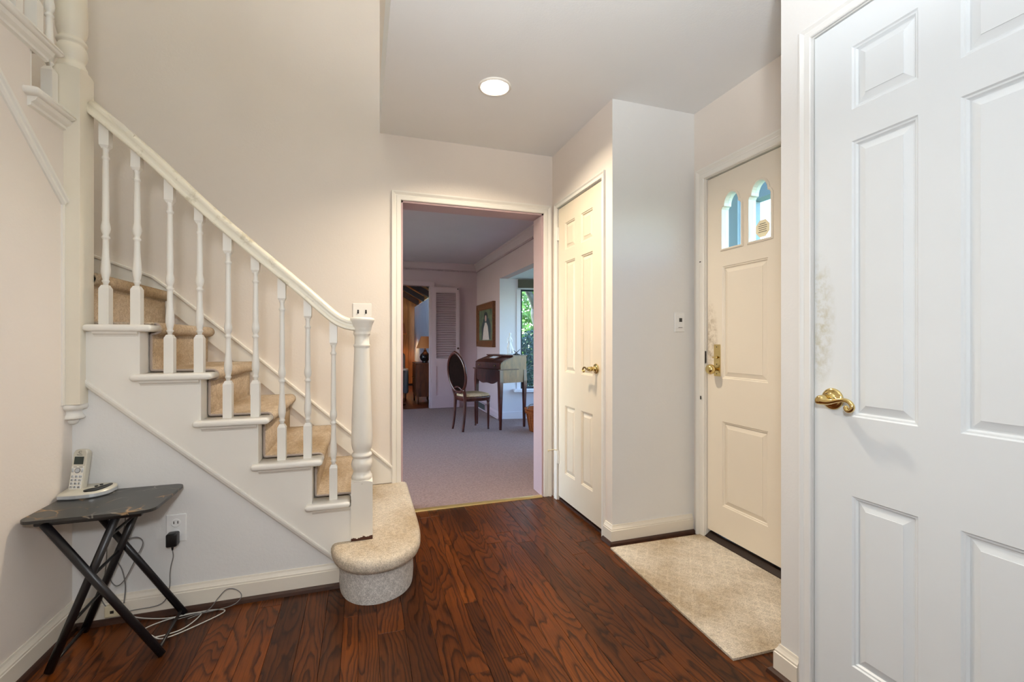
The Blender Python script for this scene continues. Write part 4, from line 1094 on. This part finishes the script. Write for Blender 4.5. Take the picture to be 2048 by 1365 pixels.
m = MB(); fbox(m, W0 + .045, W0 + .070, WZ0, WZ1 - .05, -.02, -.05); fbox(m, W1 - .07, W1 - .045, WZ0, WZ1 - .05, -.02, -.05); fbox(m, W0 + .045, W1 - .045, WZ1 - .075, WZ1 - .05, -.02, -.05); fbox(m, W0 + .045, W1 - .045, WZ0, WZ0 + .025, -.02, -.05)
m.build('sash', 'frame_dark', w1)
fbox(MB(), W0 + .06, W1 - .06, WZ0 + .02, WZ1 - .06, -.033, -.037).build('pane', 'glass', w1)
fbox(MB(), W0 - .06, BL - .02, WZ0 - .035, WZ0, .13, -.02).build('window_sill', 'bay_white', w1)
w2_ = empty('window_2', (2.9, 5.05, .43), kind='structure', label='front window of the bay')
MB().box(2.87, 2.93, 4.2, 4.26, .43, 1.90).box(2.87, 2.93, 5.80, 5.86, .43, 1.90).box(2.87, 2.93, 4.26, 5.80, 1.85, 1.90).box(2.87, 2.93, 4.26, 5.80, .43, .48).box(2.88, 2.92, 5.0, 5.05, .48, 1.85).build('sash', 'bay_white', w2_)
MB().box(2.898, 2.902, 4.26, 5.80, .48, 1.85).build('pane', 'glass', w2_)
fbox(MB(), W0 + .01, W1 + .02, WZ1 - .045, WZ1 + .075, .06, .005)
vl = MB(); fbox(vl, W0 + .005, W1 + .02, WZ1 - .03, WZ1 + .085, .055, .018)
single('window_valance', vl, 'valance', label='rolled brown shade at the head of the bay window', cat='window shade')
bb = MB()
fbox(bb, 0, BL - .02, 0, .10, .014, 0); struct('baseboard_bay', bb, 'bay_white')

# ---------------------------------------------------------------- writing desk
DRZ = math.atan2(-.948, .318)
dk = empty('writing_desk', (1.521, 5.635, 0), DRZ, label='small dark mahogany writing desk by the bay window', cat='desk')
hwk, dep = .290, .42
prof_side = [(0, .585), (0, .745), (.015, .752), (.012, .80), (.020, .838), (.060, .862), (.20, .905), (.21, .918), (dep, .922), (dep, .585)]
fx = lambda y, z, d: (d, y, z)
for sgn, mt, nm in ((-1, 'mahogany', 'side_panel'), (1, 'desk_side', 'side_panel')):
    MB().prism(prof_side, fx, sgn * hwk, sgn * (hwk - .018)).build(nm, mt, dk, local=True)
MB().box(-hwk + .018, hwk - .018, dep - .015, dep, .585, .918).build('back_panel', 'mahogany', dk, local=True)
ap = [(-hwk + .018, .745), (hwk - .018, .745), (hwk - .018, .585)]
for i in range(13):
    t = i / 12; ap.append((hwk - .03 - (2 * hwk - .06) * t, .600 - .035 * math.sin(PI * t) ** 2 + .012 * math.cos(4 * PI * t)))
MB().prism(ap, lambda a, b, d: (a, d, b), .004, .022).build('apron', 'mahogany', dk, local=True)
MB().cbox(-hwk - .012, hwk + .004, -.022, .30, .745, .758, .003).build('writing_slide', 'mahogany', dk, local=True)
MB().box(-hwk + .018, hwk - .018, .012, .026, .758, .838).build('upper_drawer', 'mahogany', dk, local=True)
MB().prism([(.014, .836), (.060, .866), (.205, .910), (.205, .900), (.060, .852), (.020, .826)], fx, -hwk - .006, hwk + .006).build('slant_lid', 'mahogany', dk, local=True)
MB().box(-hwk - .008, hwk + .008, .195, dep + .01, .918, .932).build('desk_top', 'mahogany', dk, local=True)
for sx in (-.18, .18): MB().lathe([(.005, 0), (.005, -.008), (.010, -.014), (.007, -.020)], 12, (sx, .012, .80), 'y').build('pull', 'brass', dk, local=True)
for sx in (-1, 1):
    for yy_ in (.022, dep - .022):
        m = MB(); vs = []
        for z, r, o in ((0, .011, 0), (.02, .012, 0), (.30, .016, .004), (.54, .022, .006), (.60, .026, .002), (.745, .022, 0)):
            cx, cy = sx * (hwk - .018 + o), yy_
            vs += [(cx - r, cy - r, z), (cx + r, cy - r, z), (cx + r, cy + r, z), (cx - r, cy + r, z)]
        fs = [(3, 2, 1, 0), tuple(20 + i for i in range(4))] + [(a * 4 + i, a * 4 + (i + 1) % 4, a * 4 + 4 + (i + 1) % 4, a * 4 + 4 + i) for a in range(5) for i in range(4)]
        m.add(vs, fs); m.build('leg', 'mahogany', dk, local=True)

def skin_figure(name, verts, edges, radii, mat, **tags):
    me = bpy.data.meshes.new(name); me.from_pydata(verts, edges, []); o = bpy.data.objects.new(name, me); COL.objects.link(o)
    md = o.modifiers.new('skin', 'SKIN'); sv = me.skin_vertices[0].data if me.skin_vertices else None
    if sv is None:
        bpy.context.view_layer.update(); sv = me.skin_vertices[0].data
    for i, r in enumerate(radii): sv[i].radius = (r, r) if not isinstance(r, tuple) else r
    sv[0].use_root = True
    ss = o.modifiers.new('sub', 'SUBSURF'); ss.levels = 1; ss.render_levels = 2
    me.materials.append(MAT[mat]); tag(o, **tags); return o
Rz = Matrix.Rotation(DRZ, 3, 'Z')
def desk_pt(x, y, z): return Vector((1.521, 5.635, 0)) + Rz @ Vector((x, y, z))
sb = desk_pt(.09, .30, .932)
sv_ = [(0, 0, .115), (0, 0, .165), (0, .004, .205), (.004, .004, .235), (.006, .002, .252), (.010, 0, .272), (.004, .006, .292), (0, 0, .07), (.004, .0, .008), (-.020, -.004, .09), (.035, .0, .06), (.048, 0, .008), (-.022, 0, .215), (-.030, -.008, .180), (-.040, -.012, .150), (.026, .004, .212), (.032, -.008, .180), (.016, -.018, .165), (-.016, -.006, .01)]
se_ = [(0, 1), (1, 2), (2, 3), (3, 4), (4, 5), (5, 6), (0, 7), (7, 8), (0, 10), (10, 11), (2, 12), (12, 13), (13, 14), (2, 15), (15, 16), (16, 17), (0, 9), (9, 18)]
sr_ = [.026, .020, .024, .014, .010, .017, .012, .026, .018, .020, .022, .016, .011, .009, .007, .011, .009, .007, .016]
fg = skin_figure('statuette', sv_, se_, sr_, 'statue', label='small white statuette of a standing figure on the desk', cat='statuette'); fg.location = sb
stb = MB().lathe([(.055, 0), (.055, .008), (.048, .010), (.045, .014)], 20).build('statuette_base', 'statue', fg, local=True)
pn = empty('pen_stand', desk_pt(.20, .33, .932), label='dark pen stand with two crossed pens on the desk', cat='pen stand')
MB().rbox(-.04, .04, -.03, .03, 0, .012, .004, 2).build('base', 'black_plastic', pn, local=True)
MB().tube([(-.02, 0, .010), (.045, -.02, .075)], [.006, .003], 8).build('pen', 'black_plastic', pn, local=True)
MB().tube([(.02, 0, .010), (-.035, .02, .060)], [.006, .003], 8).build('pen', 'black_plastic', pn, local=True)
bk = empty('desk_book', desk_pt(-.05, .11, .885), DRZ, label='dark closed folder lying on the sloped desk lid', cat='folder'); bk.rotation_euler = (math.radians(17), 0, DRZ)
MB().cbox(-.13, .13, -.05, .07, 0, .012, .002).build('cover', 'walnut', bk, local=True)
MB().box(-.02, .10, -.02, .05, .0118, .0135).build('paper', 'statue', bk, local=True)

# ---------------------------------------------------------------- cane-back chair
ch = empty('cane_back_chair', (1.312, 5.602, 0), DRZ, label='dark wooden chair with oval cane back and patterned seat', cat='chair')
sz = .425
seat_pts = bez([(-.125, -.165, 0), (.125, -.165, 0), (.185, -.02, 0), (.165, .17, 0), (0, .20, 0), (-.165, .17, 0), (-.185, -.02, 0), (-.125, -.165, 0)], 5)[:-1]
n = len(seat_pts)
def ringed(levels, mat, name, parent):
    vs = [];
    for s, z in levels: vs += [(p.x * s, p.y * s, z) for p in seat_pts]
    k = len(levels)
    return MB().add(vs, [(a * n + i, a * n + (i + 1) % n, (a + 1) * n + (i + 1) % n, (a + 1) * n + i) for a in range(k - 1) for i in range(n)] + [tuple(range(n))[::-1], tuple((k - 1) * n + i for i in range(n))], True).build(name, mat, parent, local=True)
ringed([(.97, sz - .055), (1.0, sz - .050), (1.02, sz - .020), (1.03, sz - .008), (1.0, sz)], 'mahogany', 'seat_frame', ch)
ringed([(.95, sz), (.97, sz + .012), (.90, sz + .028), (.70, sz + .038), (.35, sz + .043)], 'seat_fabric', 'seat', ch)
for sx in (-1, 1):
    MB().lathe([(.010, 0), (.014, .006), (.014, .020), (.010, .024), (.012, .030), (.018, .30), (.020, .335), (.015, .345), (.023, .352), (.023, .366), (.020, .370), (.022, .376), (.022, sz - .05)], 16, (sx * .150, .155, 0)).build('leg', 'mahogany', ch, local=True)
    MB().tube(bez([(sx * .125, -.200, 0), (sx * .122, -.180, .15), (sx * .120, -.166, .32), (sx * .118, -.168, .43), (sx * .135, -.188, .52)], 5), [.015 + .007 * min(1, i / 10) for i in range(21)], 8, flat=.9).build('leg', 'mahogany', ch, local=True)
# oval back (leans backwards)
def backp(a, rx=.212, rz_=.240):
    x, z = rx * math.cos(a), rz_ * math.sin(a); zz = .715 + z
    if math.sin(a) > .9: zz += .012 * (math.sin(a) - .9) * 10
    return (x, -.180 - (zz - .45) * .12, zz)
ov = [backp(2 * PI * i / 40) for i in range(41)]
MB().tube(ov, .020, 10, caps=False, flat=.8).build('back_frame', 'mahogany', ch, local=True)
cv = [backp(2 * PI * i / 40, .202, .228) for i in range(40)]
cn = MB(); cn.add(cv + [(x, y + .004, z) for x, y, z in cv], [tuple(range(40)), tuple(40 + i for i in range(40))] + [(i, (i + 1) % 40, 40 + (i + 1) % 40, 40 + i) for i in range(40)])
cn.build('cane_panel', 'cane', ch, local=True)
for sx in (-1, 1): MB().tube(bez([(sx * .120, -.176, .455), (sx * .100, -.186, .50), (sx * .055, -.200, .535), (0, -.205, .545)], 5), .012, 8).build('back_brace', 'mahogany', ch, local=True)
MB().lathe([(.006, .960), (.020, .968), (.016, .982), (.004, .992)], 12, (0, -.180 - .53 * .12, 0)).build('crest', 'mahogany', ch, local=True)

# ---------------------------------------------------------------- splint basket
bkx = empty('splint_basket', (2.09, 5.20, 0), label='reddish woven splint basket with handle on the carpet', cat='basket')
MB().lathe([(.135, .004), (.138, .02), (.165, .16), (.185, .27), (.190, .285), (.182, .285), (.160, .16), (.130, .014)], 28).build('basket_body', 'wicker', bkx, local=True)
for z, r in ((.278, .193), (.255, .190), (.235, .187)): MB().tube([(r * math.cos(2 * PI * i / 32), r * math.sin(2 * PI * i / 32), z) for i in range(33)], .008, 8, caps=False).build('rim_band', 'wicker', bkx, local=True)
for i in range(22):
    g = 2 * PI * i / 22; c, s = math.cos(g), math.sin(g)
    MB().add([((r + .004) * c - w * s, (r + .004) * s + w * c, z) for r, z, w in ((.137, .01, -.012), (.137, .01, .012), (.184, .262, .016), (.184, .262, -.016))], [(0, 1, 2, 3)]).build('splint', 'wicker', bkx, local=True)
MB().tube(bez([(-.19, 0, .26), (-.15, 0, .32), (-.10, .0, .335), (-.05, 0, .32), (-.03, .0, .29)], 5), .006, 8).build('handle', 'cord_grey', bkx, local=True)

# spider plant on the bay sill
pl = empty('spider_plant', fb(.62, WZ0, .07), label='spider plant in a small pot on the bay window sill', cat='plant')
MB().lathe([(.045, 0), (.06, .09), (.064, .10), (.055, .10), (.05, .085)], 20).build('pot', 'cream_plastic', pl, local=True)
rq = random.Random(5)
for i in range(22):
    g = rq.uniform(0, 2 * PI); L = rq.uniform(.12, .26); hgt = rq.uniform(.08, .20)
    pts = [(math.cos(g) * L * t, math.sin(g) * L * t, .09 + hgt * math.sin(PI * .75 * t) - .06 * t * t) for t in (0, .25, .5, .75, 1)]
    MB().tube(bez(pts, 3), [.006, .007, .007, .0075, .0075, .0075, .007, .0065, .006, .005, .004, .003, .001], 5, flat=.25).build('leaf', 'stem_green', pl, local=True)

# ================================================================ panelled room beyond
FX = 1.31; FB = 11.5
struct('floor_family', MB().box(-3.0, FX + .1, LVB, FB + .1, -.06, -.002), 'family_floor', 'dark floor of the panelled room')
wb = struct('wall_family_back', MB().box(-3.0, FX + .1, FB, FB + .1, 0, 4.0), 'beam', 'knotty pine board wall of the panelled room')
xx = -.9; bi = 0
while xx < FX:
    w = rq.choice([.13, .16, .19]); w = min(w, FX - xx)
    MB().cbox(xx + .002, xx + w - .002, FB - .018, FB + .004, .05, 3.6, .003).build('board', 'pine', wb); xx += w
wall_boxes('wall_family_right', [(FX, FX + .1, LVB + .1, 8.75, 0, 3.0), (FX, FX + .1, 11.3, FB, 0, 3.0), (FX, FX + .1, 8.75, 11.3, 0, .7), (FX, FX + .1, 8.75, 11.3, 2.02, 3.0)], 'pine')
wall_boxes('wall_family_left', [(-3.1, -3.0, LVB, FB, 0, 4.0)], 'pine')
struct('ceiling_family', MB().prism([(FX + .1, 2.08), (-1.0, 3.40), (-3.1, 3.40), (-3.1, 3.5), (-1.0, 3.5), (FX + .1, 2.20)], lambda a, b, d: (a, d, b), LVB + .1, FB + .1), 'pine')
for yb_, rn in ((8.2, 'nearest the louvered doorway'), (9.2, 'second from the louvered doorway'), (10.2, 'third from the louvered doorway'), (11.2, 'against the pine wall')):
    single('rafter', MB().prism([(FX, 2.10), (FX, 1.98), (-1.0, 3.28), (-1.0, 3.40)], lambda a, b, d: (a, d, b), yb_, yb_ + .12), 'beam', label='dark sloping ceiling rafter, ' + rn, cat='beam', group='rafters of the panelled room')
# curtain over the side window of that room
m = MB(); vs = []; N = 90
for z in (.62, 1.95):
    for i in range(N + 1):
        y = 8.45 + 2.87 * i / N; vs.append((FX - .060 + .034 * math.sin(i * .9), y, z))
for z in (.62, 1.95):
    for i in range(N + 1):
        y = 8.45 + 2.87 * i / N; vs.append((FX - .057 + .034 * math.sin(i * .9), y, z))
K = N + 1
m.add(vs, [(i, i + 1, K + i + 1, K + i) for i in range(N)] + [(2 * K + i, 2 * K + i + 1, 3 * K + i + 1, 3 * K + i) for i in range(N)], True)
ctm, cn_, cl_, cb_ = nt('sheer'); trn = cn_.new('ShaderNodeBsdfTranslucent'); trn.inputs[0].default_value = (.42, .47, .58, 1)
mxs = cn_.new('ShaderNodeMixShader'); mxs.inputs[0].default_value = .12; cb_.inputs['Base Color'].default_value = (.62, .64, .68, 1)
cl_.new(cb_.outputs[0], mxs.inputs[1]); cl_.new(trn.outputs[0], mxs.inputs[2]); cl_.new(mxs.outputs[0], cn_['Material Output'].inputs[0]); MAT['sheer'] = ctm
single('sheer_curtain', m, 'sheer', label='pale blue pleated curtain over the panelled room window', cat='curtain')
# cabinet with lamp
cb = empty('wooden_cabinet', (1.05, 8.35, 0), label='brown wooden cabinet in the panelled room with a lamp on it', cat='cabinet')
MB().box(.905, 1.19, 8.05, 8.66, .13, .70).build('body', 'walnut', cb)
MB().cbox(.890, 1.20, 8.035, 8.675, .70, .72, .004).build('top', 'walnut', cb)
for y0_, y1_ in ((8.07, 8.35), (8.36, 8.64)):
    dd = MB().cbox(.893, .906, y0_, y1_, .16, .68, .003).build('door', 'walnut', cb)
    MB().lathe([(.005, 0), (.010, -.015), (.004, -.018)], 10, (.893, (y0_ + y1_) / 2 + .1, .45), 'x').build('knob', 'brass', dd)
for sx in (.925, 1.17):
    for sy_ in (8.075, 8.635): MB().lathe([(.014, 0), (.022, .13)], 10, (sx, sy_, 0)).build('leg', 'walnut', cb)
lp = empty('table_lamp', (1.08, 8.28, .72), label='table lamp with dark round base and orange shade on the cabinet', cat='lamp')
MB().lathe([(.05, 0), (.055, .01), (.045, .02), (.085, .06), (.098, .105), (.080, .15), (.040, .19), (.026, .21), (.028, .225), (.012, .235), (.012, .27)], 24).build('base', 'dark_pot', lp, local=True)
MB().lathe([(.160, .262), (.075, .475), (.073, .475), (.157, .262), (.160, .262)], 28, caps=False).build('shade', 'shade_orange', lp, local=True)
fl2 = empty('floor_lamp', (.83, 10.75, 0), label='glowing floor lamp by the pine wall', cat='lamp')
MB().lathe([(.14, 0), (.14, .02), (.02, .03), (.012, .05), (.012, 1.25)], 20).build('pole', 'brass', fl2, local=True)
MB().lathe([(.15, 1.27), (.09, 1.52), (.088, 1.52), (.148, 1.27), (.15, 1.27)], 28, caps=False).build('shade', 'shade_orange', fl2, local=True)
light('floor_lamp_light', 'POINT', (.83, 10.75, 1.38), 26.0, (1, .70, .35), .04)
light('table_lamp_light', 'POINT', (1.08, 8.28, 1.08), 1.5, (1, .72, .42), .03)
# armchair
ac = empty('armchair', (.53, 8.85, 0), math.radians(0), label='blue-grey upholstered armchair in the panelled room', cat='armchair')
MB().rbox(-.30, .20, -.30, .30, .16, .42, .05).build('seat', 'sofa', ac, local=True)
MB().rbox(-.28, .22, -.38, -.20, .30, .90, .07).build('backrest', 'sofa', ac, local=True)
for sx in (-.30, .18): MB().rbox(sx, sx + .10, -.36, .34, .14, .60, .045).build('armrest', 'sofa', ac, local=True)
for sx in (-.26, .22):
    for sy_ in (-.32, .28): MB().lathe([(.016, 0), (.022, .15)], 10, (sx, sy_, 0)).build('leg', 'walnut', ac, local=True)
sd = empty('side_table', (.60, 8.10, 0), label='small side table with pale top before the armchair', cat='table')
MB().lathe([(.16, .60), (.165, .61), (.165, .625), (.16, .63)], 24).build('table_top', 'trim', sd, local=True)
MB().lathe([(.12, 0), (.10, .02), (.02, .04), (.02, .60)], 16).build('pedestal', 'walnut', sd, local=True)

# ================================================================ outdoors
struct('ground', MB().box(-30, 60, -40, 70, -.55, -.45), 'lawn', 'lawn in front of the house')
# unseen slabs over the house, added to block sky light from the rooms
struct('sky_block_roof', MB().box(-3.3, 2.1, BACKY - .2, FB + .3, 5.1, 5.25).box(FRX + .13, 3.1, BY0 - .2, 6.4, BZ + .12, BZ + .2).box(-3.2, 1.97, LVY, LVB, LVC + .12, LVC + .2), 'beam')
# storm door outside the entry
sdm = empty('door_4', (2.02, 1.62, 0), kind='structure', label='grey storm door outside the front door')
SX = 2.015
MB().box(SX, SX + .03, 2.03, 2.10, 0, 2.06).build('stile', 'storm', sdm)
MB().box(SX, SX + .03, 1.14, 1.21, 0, 2.06).build('stile', 'storm', sdm)
MB().box(SX, SX + .03, 1.21, 2.03, 2.0, 2.06).box(SX, SX + .03, 1.21, 2.03, 0, .3).build('rail', 'storm', sdm)
MB().box(SX + .013, SX + .017, 1.21, 2.03, .3, 2.0).build('pane', 'glass', sdm)
# porch side screen, corner post, beam and ceiling
wall_boxes('wall_porch', [(1.97, 2.86, 2.75, 2.85, -.45, 2.45)], 'storm', 'blue-grey porch side wall outside the front door')
single('porch_board', MB().box(2.635, 2.668, 2.735, 2.75, -.45, 2.35), 'white_plastic', label='white corner board on the porch side wall', cat='board')
single('porch_post', MB().cbox(2.86, 2.95, 2.74, 2.84, -.45, 2.2, .006), 'storm', label='pale porch post seen through the door glass', cat='post')
single('porch_beam', MB().box(2.86, 2.97, -.5, 2.84, 2.2, 2.36), 'storm', label='porch beam above the front step', cat='beam')
struct('floor_porch', MB().box(1.97, 3.1, -.5, 2.85, -.45, -.05), 'storm')

def leaves(name, c, rad, n, size, mat, parent, seed, shell=.5):
    r = random.Random(seed); m = MB()
    for i in range(n):
        while True:
            p = Vector((r.uniform(-1, 1), r.uniform(-1, 1), r.uniform(-1, 1)))
            if shell < p.length < 1: break
        q = Vector((c[0] + p.x * rad[0], c[1] + p.y * rad[1], c[2] + p.z * rad[2]))
        u = Vector((r.gauss(0, 1), r.gauss(0, 1), r.gauss(0, 1))).normalized(); v = u.orthogonal().normalized()
        s = size * r.uniform(.6, 1.3)
        m.add([q - u * s, q + v * s * .45, q + u * s, q - v * s * .45], [(0, 1, 2, 3)])
    return m.build(name, mat, parent)
sh = empty('garden_shrub', (3.35, 8.0, -.45), label='dense dark shrub outside the bay window', cat='shrub')
leaves('foliage', (3.35, 8.0, .50), (.85, .95, .90), 7000, .050, 'leaf_dark', sh, 1, .2)
MB().tube([(3.35, 8.0, -.45), (3.3, 8.0, .3)], .05, 8).build('stem', 'bark', sh)
tr_ = empty('garden_tree', (4.55, 11.6, -.45), label='twisted grey tree trunk seen through the bay window', cat='tree')
tp = bez([(4.75, 11.6, -.45), (4.62, 11.6, .5), (4.72, 11.6, 1.25), (4.55, 11.6, 1.9), (4.70, 11.6, 2.6), (4.2, 11.6, 3.6)], 6)
MB().tube(tp, [.22 - .003 * i for i in range(len(tp))], 12).build('trunk', 'bark', tr_)
MB().tube(bez([(4.56, 11.6, 1.9), (4.35, 11.5, 2.3), (4.0, 11.5, 2.9), (3.4, 11.4, 3.4)], 6), [.11 - .003 * i for i in range(19)], 8).build('branch', 'bark', tr_)
leaves('crown', (4.3, 11.6, 3.9), (2.2, 2.0, 1.3), 3500, .11, 'leaf_light', tr_, 2, .1)
bgs = [(6.5, 19, 1.8, 2.6), (11.5, 24, 2.0, 3.0), (14, 14.5, 2.0, 2.8), (9, 9.0, 1.6, 2.2), (15.5, 9.0, 2.2, 2.9), (9, 14.5, 1.2, 2.0), (17, 20, 2.2, 3.0)]
names = ['leafy tree across the lawn, tallest behind the bay shrub', 'leafy tree at the far end of the lawn', 'round leafy tree beyond the front walk', 'bushy tree facing the front door', 'broad tree behind the bushy tree by the front walk', 'low leafy tree in the middle of the lawn', 'spreading tree at the back of the lawn']
for i, (a, b, z, r_) in enumerate(bgs):
    e = empty('lawn_tree', (a, b, -.45), label=names[i], cat='tree', group='trees across the lawn')
    leaves('foliage', (a, b, z), (r_ * .75, r_ * .75, r_), 2600, .20, 'leaf_light', e, 10 + i, .2)
    MB().tube([(a, b, -.45), (a, b, z)], .14, 8).build('trunk', 'bark', e)
